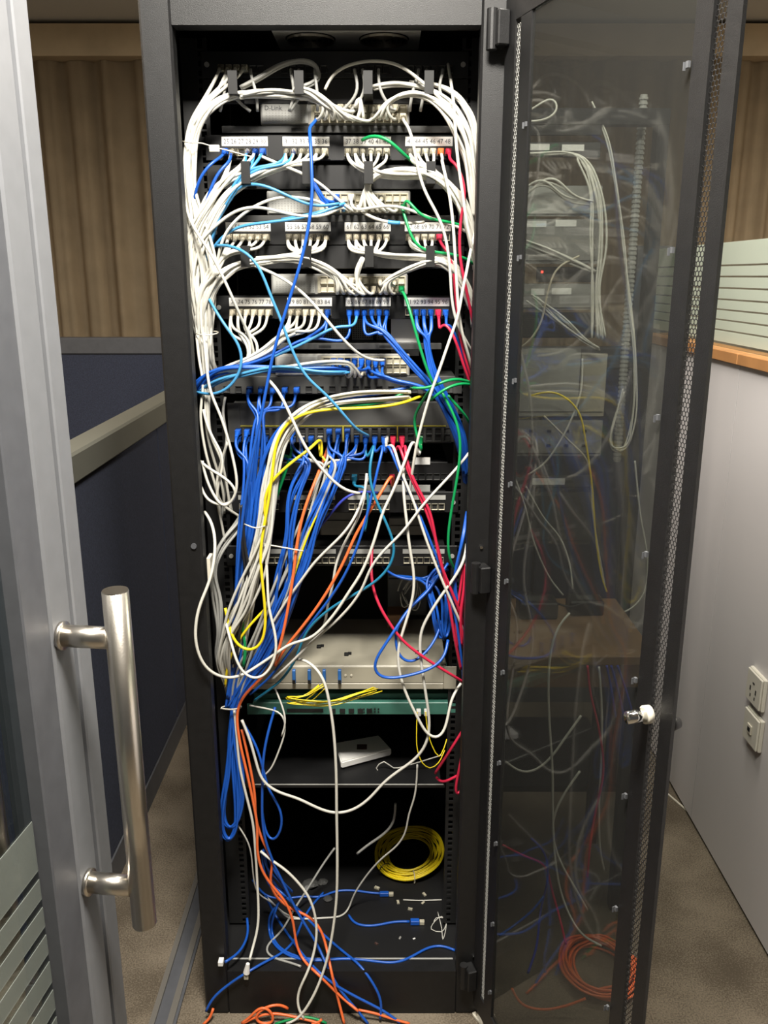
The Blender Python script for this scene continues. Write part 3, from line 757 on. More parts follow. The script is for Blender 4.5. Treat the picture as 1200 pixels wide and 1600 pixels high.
cable('B', 'blue cable plugged in below label 26, bending down left', '362,252,1640 346,262,1635 331,290,1630 320,325,1635 311,360,1645 306,390,1670', port=PORT[(2, 0, 1)], plug='B')
cable('W', 'white cable below label 29 that bends sharply left', '394,240,1645 389,255,1640 372,268,1640 345,283,1635 322,305,1635 309,340,1640 299,380,1660', port=PORT[(2, 0, 4)], plug='W')
cable('W', 'white cable passing under labels 30 to 36 to the second small switch', '405,243,1660 440,258,1650 470,270,1640 497,284,1640 515,300,1650', endport=SW2[5], endplug='W')
bundle('W', 'white patch cable running right from the right half of the topmost numbered panel', 'white bundle right of 37', '574,268,1640,7 608,274,1635,7 640,275,1632,7 672,276,1632,7 700,288,1635,8 722,312,1645,8 736,345,1660,6 742,390,1675,4', starts=ports(2, 2), n=9, plug='Z')
bundle('W', 'white patch cable below labels 43 to 48 dropping into the right bundle', 'white drop under 43', '668,262,1640,5 690,277,1640,7 712,300,1650,7 730,328,1660,6 741,365,1675,4', starts=ports(2, 3, (0, 1, 2, 3)), n=5, plug='Z')
bundle('W', 'white patch cable arching right out of the second small switch', 'arch out of the second switch', '570,290,1640,4 585,274,1636,6 620,265,1632,6 655,268,1628,7 685,278,1628,8 708,300,1632,9 726,335,1640,8 738,375,1655,6 743,420,1670,4', starts=[SW2[k] for k in (5, 6, 7, 8, 9, 10, 18, 19, 20)], n=13, plug='Z')
# ---- second switch, left
cable('S', 'sky blue cable from the second switch sagging to the left edge', '535,312,1655 520,326,1640 490,336,1632 455,343,1630 405,349,1632 370,355,1635 345,372,1640 325,400,1655', plug='S', port=SW2[2])
cable('S', 'sky blue cable arching over the white arcs left of the second switch', '530,318,1640 490,322,1632 448,305,1630 420,292,1630 395,286,1632 375,290,1635 355,312,1638 340,345,1645 330,385,1660')
cable('S', 'second sky blue cable looping beneath the second switch', '543,310,1652 532,322,1642 505,330,1636 470,338,1640 440,343,1650', port=SW2[3], plug='B')
cable('W', 'white cable from the second switch sagging far left in a shallow wave', '536,318,1655 522,332,1640 500,338,1633 470,338,1630 438,331,1628 400,323,1627 370,328,1627 340,350,1628 312,378,1632 299,420,1645', port=SW2[4], plug='W')
cable('W', 'white cable arching high left of the second switch then down', '512,318,1645 485,312,1640 455,307,1635 420,312,1632 388,328,1630 362,350,1628 347,375,1632 338,420,1645 330,470,1665', port=SW2[1], plug='W')
cable('W', 'white cable running right along the foot of the second switch', '548,330,1645 585,323,1635 622,322,1632 652,332,1630 680,344,1632 716,354,1640 742,372,1665', port=SW2[16], plug='W')
o = cable('W', 'white cable with a short blue sleeve under the second switch', '558,322,1660 566,332,1645 588,343,1640 610,348,1640 640,349,1645 662,347,1670')
sl = link('blue_sleeve', tube_mesh('blue_sleeve', parse('606,347,1640 615,348.5,1640 625,348.5,1642'), RAD*1.35), M['cS'], o)
bundle('B', 'blue plugged cable hanging at the left end of the second switch ports', 'blue plugs on the second switch', '492,290,1640,4 500,302,1640,5 508,310,1650,5', starts=['482,268,1645', '484,272,1650'], ends=[SW2[1], SW2[2], SW2[14]], n=4, endplug='B')
# ---- panel 49-72
bundle('W', 'white patch cable fanning down left from labels 49 to 54', 'white fan under 49', '352,398,1650,5 336,424,1645,8 322,455,1645,9 318,500,1655,8 322,550,1680,8', starts=ports(3, 0), n=7, plug='C')
bundle('W', 'white patch cable running left through the rings below labels 55 to 60', 'ring bundle below 49 to 60', '475,395,1645,6 440,402,1640,8 405,408,1638,8 375,412,1635,8 348,428,1635,11 328,455,1640,10 318,500,1650,9 322,550,1680,8', starts=ports(3, 1), n=12, plug='C')
bundle('W', 'white patch cable dropping from the ring into the left ports of the third switch', 'drop into the third switch', '400,405,1640,6 440,403,1636,8 475,405,1632,8 500,415,1632,8 525,430,1640,7', ends=[SW3[k] for k in (2, 3, 4, 5, 6, 14, 15, 16, 17)], n=10, endplug='C')
bundle('W', 'white patch cable running right from the right half of the middle numbered panel', 'ring bundle right of 61', '578,394,1640,6 610,399,1634,7 640,402,1632,7 672,402,1632,7 700,412,1638,9 722,434,1650,8 737,466,1665,5 742,510,1680,4', starts=ports(3, 2), n=11, plug='C')
bundle('W', 'white patch cable below labels 67 to 72 dropping right', 'white drop under 67', '662,390,1640,4 690,402,1640,6 715,420,1650,6 733,450,1665,5', starts=ports(3, 3, (0, 1, 2, 3)), n=5, plug='C')
bundle('W', 'white patch cable rising right from the third switch', 'rise out of the third switch', '600,440,1640,4 625,428,1634,5 650,416,1630,6 676,408,1630,6 702,418,1636,8 724,446,1650,7 738,482,1668,5', starts=[SW3[k] for k in (8, 9, 10, 20, 21, 22)], n=8, plug='C')
bundle('W', 'short white cable dropping from the third ring into the third switch', 'short white drops', '568,402,1640,3 560,418,1640,5 556,432,1650,5', ends=[SW3[k] for k in (5, 6, 7)], n=4, endplug='C')
# ---- panel 73-96
bundle('W', 'white patch cable gathered below labels 73 to 78', 'white cluster under 73', '385,525,1650,10 398,550,1645,8 390,572,1645,7 372,583,1650,9 340,592,1655,8 318,604,1665,6', starts=ports(4, 0), n=8, plug='C')
bundle('W', 'white patch cable fanning down left below labels 79 to 84', 'white fan under 79', '445,520,1645,10 420,546,1640,9 392,562,1638,7 355,576,1645,7 322,596,1660,6', starts=ports(4, 1)[:5], n=7, plug='C')
bundle('B', 'blue patch cable joining the level blue bundle from labels 84 to 86', 'blue slant under 84', '478,530,1645,5 440,552,1640,6 390,570,1635,6 340,580,1640,7 312,603,1655,7', starts=[PORT[(4, 1, 5)], PORT[(4, 2, 0)]], n=3, plug='B')
cable('S', 'sky blue cable slanting from label 86 down left into the level bundle', '530,508,1640 500,523,1636 460,543,1633 425,558,1632 380,572,1632 338,585,1640 310,610,1655', port=PORT[(4, 2, 1)], plug='B')
bundle('B', 'blue patch cable in the thick level bundle under the lowest numbered panel', 'level blue bundle', '545,577,1640,6 500,578,1630,7 460,579,1628,7 420,578,1628,8 375,576,1628,9 335,583,1632,10 312,600,1645,9 300,622,1665,6', starts=[SW4[k] for k in (13, 14, 15, 16, 17, 18)], n=10, plug='B')
bundle('W', 'white patch cable lying in the level blue bundle', 'white in the level bundle', '555,569,1630,3 520,566,1624,4 480,569,1622,4 440,575,1624,4 395,578,1626,4 350,580,1630,5 315,596,1650,5', starts=[SW4[k] for k in (3, 4, 5)], n=5, plug='C')
bundle('S', 'sky blue cable lying in the level blue bundle', 'sky blue in the level bundle', '540,582,1625,3 490,582,1618,4 440,574,1618,4 390,582,1618,5 345,594,1625,5 313,612,1650,4', starts=[SW4[15], SW4[16]], n=3, plug='B')
bundle('B', 'blue patch cable fanning down right from labels 87 to 90', 'blue fan under 87', '596,512,1645,5 622,543,1635,5 648,575,1628,6 672,602,1625,7 694,632,1632,9 714,672,1650,9 726,720,1680,6 730,770,1720,4', starts=ports(4, 2)[2:], n=9, plug='B')
bundle('B', 'blue patch cable dropping straight below labels 91 to 94', 'blue drop under 91', '664,520,1645,5 668,555,1640,5 678,592,1635,6 698,632,1640,8 718,680,1660,7 728,730,1690,5', starts=ports(4, 3)[1:4], n=6, plug='B')
bundle('B', 'blue patch cable running right from the pale switch to the knot', 'blue run from the pale switch', '590,583,1640,4 618,596,1632,5 648,600,1626,5 676,612,1626,6 700,640,1635,8 718,685,1655,7 727,740,1690,5', starts=[SW4[k] for k in (6, 7, 18, 19, 20)], n=7, plug='B')
cable('B', 'blue cable below label 96 bending right behind red cables', '700,500,1650 710,520,1650 724,555,1660 735,590,1680', port=PORT[(4, 3, 5)], plug='B')
cable('R', 'red cable below label 95 curving down right', '692,500,1645 704,515,1635 715,540,1630 722,565,1632 732,592,1645 740,620,1670', port=PORT[(4, 3, 4)], plug='R')
cable('R', 'red cable plugged in below label 48, longest of the red cables', '707,247,1645 716,263,1635 725,285,1630 727,308,1630 721,335,1630 718,368,1628 719,405,1628 727,445,1630 734,480,1640 741,515,1660', port=PORT[(2, 3, 5)], plug='R')
cable('R', 'red cable plugged in below label 72', '694,382,1645 702,398,1640 709,425,1635 711,455,1635 715,490,1632 719,525,1630 727,560,1635 736,592,1655', port=PORT[(3, 3, 4)], plug='R')
cable('L', 'pale grey cable hanging from the right end of the uppermost switch', '634,190,1640 641,205,1625 648,235,1615 654,268,1610 664,300,1608 682,332,1606 693,358,1606 700,392,1606 704,432,1606 706,470,1608 713,503,1612 727,531,1625 741,556,1655', port=SW1[11], plug='C')
o = cable('W', 'white cable with an orange plug below label 47', '689,245,1635 693,262,1615 700,292,1605 706,330,1602 710,380,1600 713,430,1600 716,480,1602 721,516,1608 732,556,1630 741,590,1660', port=PORT[(2, 3, 4)], plug='O')
cable('W', 'long white strand falling from the top right corner past the red cables', '700,100,1690 705,131,1650 709,162,1620 711,192,1610 713,227,1605 718,270,1600 723,302,1600 728,342,1598 736,380,1605 743,420,1640')
cable('W', 'long white strand slanting from the right edge down to the red plugs', '743,362,1650 736,388,1610 728,430,1600 722,456,1592 717,490,1588 709,513,1585 696,550,1582 683,588,1580 672,617,1580 661,655,1585 652,690,1590 645,732,1600 640,770,1620')
# ---- green
cable('N', 'green cable draped over labels 39 to 42', '566,219,1665 575,213,1650 590,211,1640 606,217,1635 622,232,1635 636,246,1645 652,258,1670', r=.0032)
cable('N', 'green cable from the right end of the second switch', '632,306,1640 643,319,1630 652,333,1628 667,342,1628 690,345,1630 715,350,1640 741,361,1665', port=SW2[11], plug='N')
cable('N', 'green cable crossing label 67 toward the right ring', '627,322,1645 631,333,1640 637,352,1630 643,372,1626 653,387,1626 668,393,1628 692,395,1630 720,400,1640 741,413,1665')
cable('N', 'green cable hanging from the third switch across label 91', '627,449,1640 635,467,1620 643,495,1605 652,528,1600 660,555,1598 668,580,1598 677,600,1605', port=SW3[11], plug='N')
cable('N', 'green cable bent like a hook right of the blue knot, upper one', '645,606,1600 668,608,1592 682,601,1592 700,593,1595 716,592,1605 734,597,1635')
cable('N', 'green cable bent right of the blue knot, lower one', '673,625,1595 688,612,1590 706,602,1592 722,599,1605 740,602,1640')
cable('N', 'long green cable hanging down the right side beside the rail', '690,612,1610 702,634,1605 712,655,1602 719,685,1600 718,720,1600 712,760,1602 705,800,1605 700,840,1608 702,872,1612 713,895,1640')
cable('N', 'short green cable with boot plugged beside the red plugs', '646,655,1650 651,643,1635 659,628,1620 668,614,1605 676,604,1600', port=PU2[20], plug='N')
cable('N', 'short green cable poking out of the knot at right', '700,618,1612 712,632,1615 724,645,1625 733,660,1650')
# ---- long singles in front
cable('B', 'long single blue cable hanging from the uppermost switch down the middle left', '483,195,1640 485,215,1610 487,262,1590 488,302,1585 484,342,1582 475,390,1580 464,430,1580 449,478,1580 436,520,1580 425,562,1580 417,602,1580 409,645,1580 398,695,1582 388,745,1585 380,800,1590 374,860,1598 368,930,1605 362,1010,1610', port=SW1[0], plug='B', r=.0030)
cable('S', 'long sky blue cable curving diagonally across the level bundle', '338,384,1640 352,383,1620 372,388,1605 394,402,1595 410,428,1592 424,465,1590 436,492,1588 447,522,1586 460,555,1585 478,588,1584 508,615,1584 535,645,1588 556,670,1600 576,681,1640')
cable('S', 'sky blue cable bowing left below the lowest numbered panel', '324,462,1640 336,484,1620 356,515,1608 373,537,1604 379,560,1602 372,588,1602 358,606,1604 338,616,1610 308,613,1640')
cable('W', 'white cable crossing from the left edge down over label 73', '288,312,1625 297,345,1615 313,372,1608 330,396,1604 346,428,1602 362,462,1605 376,495,1620 392,530,1640 398,560,1650')
cable('W', 'white cable slanting from the lower ring across labels 83 to the pale switch', '395,414,1640 420,424,1620 450,440,1605 480,464,1596 510,499,1592 535,529,1595 560,553,1610 582,563,1635 600,563,1650')
cable('W', 'bright white cable hanging from the blue bundle across the red switch row', '420,594,1590 432,606,1580 446,632,1576 460,662,1574 471,687,1574 486,712,1575 506,736,1578 526,757,1582 546,769,1590 562,771,1600', r=.0030)
bundle('W', 'white loose strand falling in waves along the left edge below the blue bundle', 'loose white loops, lower left', '316,525,1650,7 318,565,1640,6 322,600,1640,6 320,640,1640,6 322,680,1645,7 335,715,1650,10 345,760,1660,12 350,800,1680,10', n=4)
cable('W', 'white loose loop at left that rounds off above the tied bundle', '318,520,1630 322,560,1615 328,610,1605 345,650,1602 358,692,1602 368,735,1602 371,765,1604 362,785,1608 350,795,1615 335,776,1620 322,748,1622 316,720,1625')
cable('W', 'white loose loop at left crossing others, with a low belly', '312,720,1630 330,735,1612 350,745,1608 366,760,1606 372,770,1607 360,788,1612 340,789,1620 322,781,1630 314,760,1640')
cable('W', 'white strand zigzagging down at left between two loops', '318,640,1635 322,660,1625 335,690,1618 349,712,1615 345,742,1618 338,775,1625 345,810,1640 352,850,1655')
cable('W', 'white strand looping behind at left, partly in shade', '356,690,1640 346,720,1645 338,760,1650 346,790,1655 365,800,1660 380,812,1675')
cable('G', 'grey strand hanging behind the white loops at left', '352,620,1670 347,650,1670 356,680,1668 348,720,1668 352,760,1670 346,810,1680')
# ---- middle: flowing bundle over the dark grey switch
bundle('W', 'white cable flowing over the dark grey switch and down left', 'white flow over the grey switch', '640,612,1625,3 590,612,1618,4 545,616,1612,5 500,627,1606,5 468,645,1602,6 443,672,1600,7 428,710,1600,7 418,760,1602,8 408,820,1606,8 400,880,1612,10 385,950,1620,12 372,1020,1630,10', n=5)
bundle('L', 'pale grey cable flowing over the dark grey switch and down left', 'grey flow over the grey switch', '640,620,1630,3 590,625,1624,4 545,627,1618,5 500,636,1612,5 465,655,1608,6 438,690,1606,8 422,740,1606,9 410,810,1610,10 400,880,1618,12 382,960,1628,14 368,1040,1640,10', n=4)
bundle('B', 'blue cable flowing over the dark grey switch and down left', 'blue flow over the grey switch', '640,605,1635,3 590,616,1630,4 545,622,1626,5 500,633,1620,5 462,652,1614,6 430,690,1612,8 412,750,1615,9 398,830,1620,10 384,920,1628,10 372,1010,1636,9 362,1090,1645,7', n=5)
cable('N', 'green cable in the flow over the dark grey switch', '650,604,1640 600,628,1628 560,633,1622 520,634,1618 480,647,1612 452,680,1612 440,712,1615 430,760,1625')
cable('Y', 'yellow cable flowing over the dark grey switch into a deep loop at lower left', '660,618,1640 632,629,1615 600,635,1606 560,638,1602 510,640,1598 470,648,1594 445,665,1591 431,695,1590 426,735,1590 420,780,1590 412,825,1588 407,865,1586 410,910,1585 414,950,1585 414,985,1585 406,1010,1586 390,1018,1588 370,1008,1592 358,980,1598 352,950,1610', r=.0030)
cable('Y', 'yellow cable from the dark grey switch slanting down left', '502,682,1640 490,697,1615 465,715,1600 440,736,1594 422,755,1594 413,785,1596 416,820,1600', port=PU2[9], plug='G', r=.0030)
cable('Y', 'yellow cable emerging behind the deep yellow loop', '428,938,1625 408,958,1615 388,980,1612 368,1008,1615 356,1040,1622 352,1072,1635')
# ports of the dark grey switch
bundle('B', 'blue cable plugged into the left end of the dark grey switch', 'blue plugs, left end of grey switch', '384,715,1640,5 388,760,1625,8 384,830,1622,9 380,910,1628,10 372,990,1636,10 362,1070,1645,8 360,1108,1645,6', starts=[PU2[k] for k in (0, 1, 2, 3, 24, 25)], n=9, plug='B')
bundle('B', 'blue cable hanging from the flat grey port unit', 'blue drop from the port unit', '408,640,1650,8 405,680,1635,10 400,740,1625,11 390,820,1622,11 380,920,1630,11 368,1020,1640,9 360,1100,1648,6', starts=[PU1[k] for k in (2, 3, 4, 5, 6)], n=7, plug='B')
bundle('B', 'blue cable slanting from the middle of the dark grey switch down left', 'blue slant, middle of grey switch', '530,715,1645,12 512,765,1630,12 490,820,1622,12 468,885,1620,12 442,955,1625,12 408,1025,1630,12 382,1070,1638,9 362,1106,1642,6', starts=[PU2[k] for k in (10, 11, 12, 13, 14, 34, 35, 36)], n=13, plug='B')
bundle('B', 'blue cable bowing left of the orange cable from the dark grey switch', 'blue bow beside the orange', '478,720,1640,8 458,770,1625,12 445,840,1620,14 440,900,1620,13 420,980,1628,13 392,1050,1636,9 364,1106,1644,6', starts=[PU2[k] for k in (5, 6, 7, 8, 30)], n=6, plug='B')
bundle('G', 'grey cable slanting from the dark grey switch down left', 'grey slant of the grey switch', '515,720,1640,12 495,780,1625,12 465,850,1618,14 440,920,1618,16 410,990,1625,16 380,1050,1635,10 366,1100,1642,6', starts=[PU2[k] for k in (7, 10, 13)], n=5, plug='G')
bundle('N', 'green cable half hidden in the bundle below the dark grey switch', 'green in the lower bundle', '452,705,1645,8 430,760,1640,9 405,840,1635,10 390,900,1630,8 372,960,1620,8 380,1010,1618,5 378,1040,1625,4', starts=[PU2[k] for k in (4, 6)], n=2, plug='G')
bundle('Y', 'thin yellow cable half hidden among blue cables', 'thin yellow strands', '520,735,1640,6 500,790,1622,8 478,850,1618,8 455,910,1622,10', starts=[PU2[9], PU2[12]], n=2, plug='G', r=.0022)
bundle('L', 'pale cable hanging loosely in front of the lower left tied bundle', 'pale loose cables, lower left', '478,650,1612,4 446,680,1606,6 430,725,1606,7 424,790,1608,9 415,850,1602,12 395,905,1600,16 372,960,1602,16 352,1000,1608,14 346,1035,1622,10 355,1070,1650,6 360,1100,1668,4', n=8)
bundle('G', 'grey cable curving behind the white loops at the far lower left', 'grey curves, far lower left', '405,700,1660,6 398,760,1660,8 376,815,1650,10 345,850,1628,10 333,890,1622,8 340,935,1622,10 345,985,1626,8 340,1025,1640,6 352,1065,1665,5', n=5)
bundle('K', 'thin black cable hanging in the lower left bundle', 'black strands', '378,790,1600,4 380,850,1598,5 386,910,1602,6 376,970,1610,8 366,1040,1625,8', n=3)
cable('O', 'orange cable hanging through the tied bundle to the rack floor', '512,700,1690 498,738,1650 487,765,1620 473,805,1606 464,850,1600 458,900,1598 450,950,1598 441,995,1600 430,1030,1606 408,1060,1615 383,1085,1620 371,1108,1620 373,1150,1618 384,1200,1616 394,1245,1614 402,1290,1612 402,1330,1610 410,1362,1610 430,1390,1612 448,1412,1612 458,1440,1608 463,1475,1604 472,1500,1598 500,1525,1590 530,1555,1570 560,1580,1530', r=.0031, port=None)
cable('O', 'second orange cable beside it, twisting to the right at the rack foot', '378,1140,1630 390,1195,1628 398,1240,1626 400,1280,1625 412,1318,1625 426,1345,1626 422,1375,1628 430,1400,1630 455,1420,1628 485,1433,1622 500,1450,1612 510,1480,1600 518,1520,1585 528,1560,1560 538,1600,1530', r=.0031)
cable('O', 'orange cable slanting down left from the teal plug row', '614,738,1650 600,762,1630 580,795,1615 556,835,1608 540,872,1605 520,910,1603 496,948,1603 468,985,1606 446,1012,1612 430,1040,1625', port=PU3[16], plug='R', r=.0031)
# right of centre
cable('T', 'teal cable from the dark grey switch that bows right then sweeps left', '586,690,1640 580,715,1615 577,745,1605 585,775,1598 598,805,1592 612,838,1590 617,862,1590 607,888,1590 585,910,1592 555,928,1596 520,948,1600 480,985,1612 462,1030,1625 440,1062,1635 398,1094,1650', port=PU2[14], plug='T')
cable('B', 'blue cable hanging beside the teal one, crossing to lower left', '600,690,1640 592,725,1612 583,765,1604 572,810,1600 556,860,1598 535,905,1600 508,945,1605 480,980,1612 455,1015,1622 420,1060,1635 390,1085,1645', port=PU2[15], plug='B')
cable('B', 'bright blue cable running from the blue plugs down to the right rail', '605,690,1640 615,715,1620 628,745,1610 642,775,1604 660,815,1602 676,855,1602 692,895,1604 705,935,1608 715,985,1615 722,1040,1630 724,1070,1650', port=PU2[16], plug='B')
cable('R', 'red cable from the left red plug running down to the right edge', '622,690,1640 630,715,1615 640,742,1608 656,775,1602 672,815,1600 684,855,1600 694,900,1602 703,950,1606 711,1000,1612 720,1045,1630', port=PU2[17], plug='R', r=.0031)
cable('R', 'red cable from the right red plug, twisted with its neighbour', '634,690,1640 633,710,1618 640,735,1606 654,765,1600 672,800,1597 680,840,1597 690,885,1598 706,925,1602 718,955,1610 726,985,1640', port=PU2[18], plug='R', r=.0031)
cable('W', 'white cable beside the red plugs running down to the lower right', '612,690,1640 620,715,1612 630,745,1604 645,780,1598 658,820,1596 672,860,1596 690,905,1598 705,940,1602 720,975,1615 727,995,1640', port=PU2[16]+Vector((.004, 0, 0)), plug='W')
cable('W', 'white cable with a white boot crossing the red cables to lower left', '646,684,1625 638,706,1608 626,738,1600 612,772,1595 598,800,1592 588,835,1590 575,872,1588 562,900,1588 545,925,1588 526,955,1590 505,980,1592 485,998,1594 455,1005,1596 430,1022,1596 400,1042,1592 375,1057,1580 345,1058,1550 322,1044,1540 308,1015,1535 305,985,1535 312,945,1540 325,915,1548 334,880,1560 336,840,1580 330,815,1600 320,800,1630', port=PU2[20], plug='W', r=.0030)
cable('W', 'white cable looping low at left with a round belly', '415,850,1600 418,910,1588 420,950,1580 430,990,1572 432,1015,1568 425,1040,1565 412,1058,1562 395,1062,1560 378,1050,1562 367,1025,1568 360,1000,1580 352,970,1600')
cable('W', 'white cable hanging straight through the middle then aside at the grey cases', '634,715,1640 630,745,1610 632,785,1602 636,820,1600 640,855,1600 646,890,1600 647,920,1600 641,950,1600 630,985,1598 622,1015,1596 624,1050,1594 635,1085,1592 652,1120,1590 668,1148,1590 682,1156,1592 692,1148,1596 700,1120,1602 706,1090,1610 720,1068,1630', r=.0030)
cable('L', 'pale grey cable crossing from the right edge down left in front of the teal cable', '735,705,1640 715,730,1615 690,757,1602 660,790,1594 630,830,1590 600,860,1588 580,885,1588 566,920,1592 545,950,1596 520,975,1600 490,1000,1605 450,1040,1615 425,1062,1630')
cable('L', 'pale grey cable hanging at right from the edge past the blue tangle', '729,850,1630 727,870,1612 712,900,1602 690,930,1600 672,958,1600 658,985,1600 656,1010,1598 660,1050,1596 667,1095,1595 671,1130,1595 667,1160,1596 650,1185,1600 625,1203,1602 600,1222,1602 580,1245,1600 555,1264,1598 525,1271,1596 495,1262,1596 465,1247,1598 435,1238,1600 410,1220,1604 400,1190,1608 390,1155,1612 378,1125,1618', r=.0031)
cable('W', 'white cable arching from behind the chassis front and hanging to the floor', '462,1030,1640 478,1032,1610 492,1042,1598 505,1060,1590 514,1095,1585 521,1140,1582 525,1200,1580 526,1270,1578 527,1340,1576 526,1400,1574 522,1440,1570 515,1482,1562 503,1525,1550 485,1565,1538 462,1595,1532 448,1612,1530', r=.0031)
cable('L', 'pale cable leaving the left bundle toward the centre patch strips', '575,745,1690 566,780,1630 556,805,1610 540,830,1602 515,855,1600 490,880,1600 470,908,1600 450,935,1605 425,975,1612')
cable('L', 'pale cable falling from the teal plug row to the chassis top', '573,740,1660 570,770,1640 562,805,1630 540,845,1625 525,880,1622 520,915,1622 512,945,1630 508,975,1640 500,990,1650')
cable('V', 'thin violet blue cable sagging behind the white one at centre', '590,770,1660 560,768,1650 538,778,1645 515,805,1645 490,835,1650')
cable('R', 'red cable sagging in front of the beige chassis', '582,850,1670 580,885,1640 582,915,1620 592,945,1605 605,968,1596 628,1000,1590 655,1022,1588 690,1045,1592 715,1060,1602 730,1070,1630', r=.0031)
cable('T', 'teal cable plugged into the low black switch', '570,755,1660 576,785,1650 570,830,1650', port=PU3[11], plug='T')
bundle('B', 'blue cable running down among the right edge cables beside the rail', 'blue strands, right edge', '726,835,1620,3 718,870,1612,4 712,905,1612,4 716,945,1618,4', starts=['729,800,1660'], n=3)
bundle('R', 'red cable running down the right edge below the patch strips', 'red strands, right edge', '727,880,1620,4 722,920,1615,5 716,965,1615,6 720,1010,1625,6', n=4)
# loose blue tangle at right
cable('B', 'blue cable making the big loop over the chassis front', '690,890,1660 668,925,1640 640,950,1615 620,980,1590 600,1010,1580 584,1038,1576 588,1056,1576 612,1060,1576 645,1054,1580 675,1044,1585 694,1028,1595 700,1000,1620', r=.0031)
cable('B', 'blue cable making the smaller loop over the chassis top', '700,880,1680 680,910,1660 650,940,1640 622,975,1610 618,1005,1600 625,1028,1598 640,1037,1598 660,1025,1605 680,1000,1625 690,970,1650', r=.0029)
bundle('B', 'blue cable hanging in the loose tangle above the chassis at right', 'loose blue tangle, right', '672,915,1665,10 680,945,1650,12 684,975,1645,10 694,1005,1650,8 700,970,1660,8 702,930,1670,6', starts=['608,898,1730', '690,880,1690', '700,890,1690'], n=6)
cable('B', 'blue cable dipping left across the grey case behind', '598,885,1720 612,898,1690 640,906,1680 668,903,1680 690,888,1690')
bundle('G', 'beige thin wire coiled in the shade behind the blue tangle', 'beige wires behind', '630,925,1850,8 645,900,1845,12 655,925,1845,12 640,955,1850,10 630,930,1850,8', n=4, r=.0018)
# tied lower bundle
for q, nd in enumerate(('372,1075,1642,10 362,1107,1640,10 358,1150,1635,9 352,1210,1630,9 345,1265,1628,8 346,1300,1628,5 356,1318,1628,4 366,1300,1630,5 368,1260,1632,7 366,1200,1635,7 363,1140,1640,7', '375,1070,1645,8 364,1108,1640,8 370,1160,1632,8 376,1215,1630,7 374,1265,1630,6 362,1298,1630,5 350,1290,1632,6 352,1240,1634,6 360,1180,1638,6')):
    bundle('B', 'blue cable hanging in a long loop below the white tie at lower left', 'hanging blue loops', nd, n=5 if q == 0 else 4)
cable('B', 'blue cable swinging right in a teardrop loop below the tied bundle', '380,1130,1640 400,1165,1628 412,1205,1622 420,1235,1620 436,1260,1618 441,1285,1618 434,1308,1620 424,1316,1624 415,1300,1630 410,1270,1634')
cable('B', 'straight blue cable hanging right of the orange pair', '430,1105,1650 420,1140,1630 412,1180,1622 410,1230,1618 410,1280,1616 414,1310,1616 428,1350,1618 445,1385,1620 462,1420,1618 480,1450,1612 498,1480,1602 510,1510,1590 530,1545,1565 555,1575,1540 575,1600,1530', r=.0030)
cable('W', 'white cable running down beside the orange pair to a loose white plug', '366,1110,1630 370,1150,1624 374,1195,1622 384,1240,1620 395,1285,1618 399,1330,1616 402,1380,1614 404,1430,1600 402,1455,1590 395,1480,1575 390,1500,1551', r=.0030)
cable('W', 'white cable that swings right from the orange cable and back to the foot', '407,1330,1630 425,1345,1618 445,1358,1612 465,1378,1608 482,1400,1602 492,1428,1596 495,1460,1588 489,1495,1574 478,1525,1560 466,1550,1548 465,1575,1538 475,1592,1532', r=.0030)
cable('L', 'thin pale cable from the green device falling to a small knot', '390,1102,1660 420,1108,1650 440,1113,1640 446,1125,1635 444,1150,1632 433,1180,1630 425,1200,1630 417,1210,1632 412,1212,1634', r=.0020)
cable('L', 'thin pale cable hanging from the beige chassis corner', '430,1076,1655 438,1095,1640 445,1115,1630 447,1130,1628 440,1150,1628', r=.0020)
tie = link('cable_tie', tube_mesh('cable_tie', parse('346,1107,1622 362,1110,1612 378,1106,1622 376,1103,1650 362,1102,1665 347,1104,1650 346,1107,1622'), .0018), M['plastic_w'])
tag(tie, 'white cable tie around the lower left blue bundle', 'cable tie')
tie = link('cable_tie', tube_mesh('cable_tie', parse('285,221,1640 300,223,1622 316,224,1640 335,230,1650 360,236,1650 385,243,1655 395,245,1660'), .0012), M['plastic_w'])
tag(tie, 'cream cable tie with a long tail around the upper left white bundle', 'cable tie')
b_ = at(335, 232, 1.645); th = obj('tie_head', bx(b_.x-.009, b_.x+.009, 1.643, 1.649, b_.z-.006, b_.z+.006, bev=.001), M['plastic_w'], tie)
tie = link('cable_tie', tube_mesh('cable_tie', parse('306,521,1640 322,524,1628 339,521,1640 338,518,1665 308,518,1665'), .0013), M['plastic_w'])
tag(tie, 'cream cable tie round the white bundle left of the lowest numbered panel', 'cable tie')
tie = link('cable_tie', tube_mesh('cable_tie', parse('382,819,1590 400,825,1572 414,822,1585'), .0014), M['plastic_w']); tag(tie, 'white cable tie beside the yellow cable below the grey switch', 'cable tie')
tie = link('cable_tie', tube_mesh('cable_tie', parse('412,850,1600 440,855,1588 474,861,1592'), .0014), M['plastic_w']); tag(tie, 'thin white tie tail crossing the orange cable', 'cable tie')
# yellow fibre under the chassis, in the lower right
bundle('Y', 'thin yellow fibre cable lying between the beige chassis and the green device', 'yellow fibres under the chassis', '505,1072,1665,9 480,1092,1655,12 455,1094,1648,12 490,1100,1640,8 525,1097,1640,7 560,1088,1650,9 590,1078,1672,9', n=6, r=.0011)
cable('Y', 'thin yellow fibre hanging from the left white connector', '652,1112,1685 651,1140,1670 652,1170,1660 660,1192,1655 672,1200,1655 685,1192,1658 695,1172,1670', r=.0012, name='fibre_cable')
cable('Y', 'thin yellow fibre hanging from the right white connector', '665,1112,1685 668,1140,1670 675,1165,1662 686,1182,1660 694,1168,1668 698,1155,1680', r=.0012, name='fibre_cable')
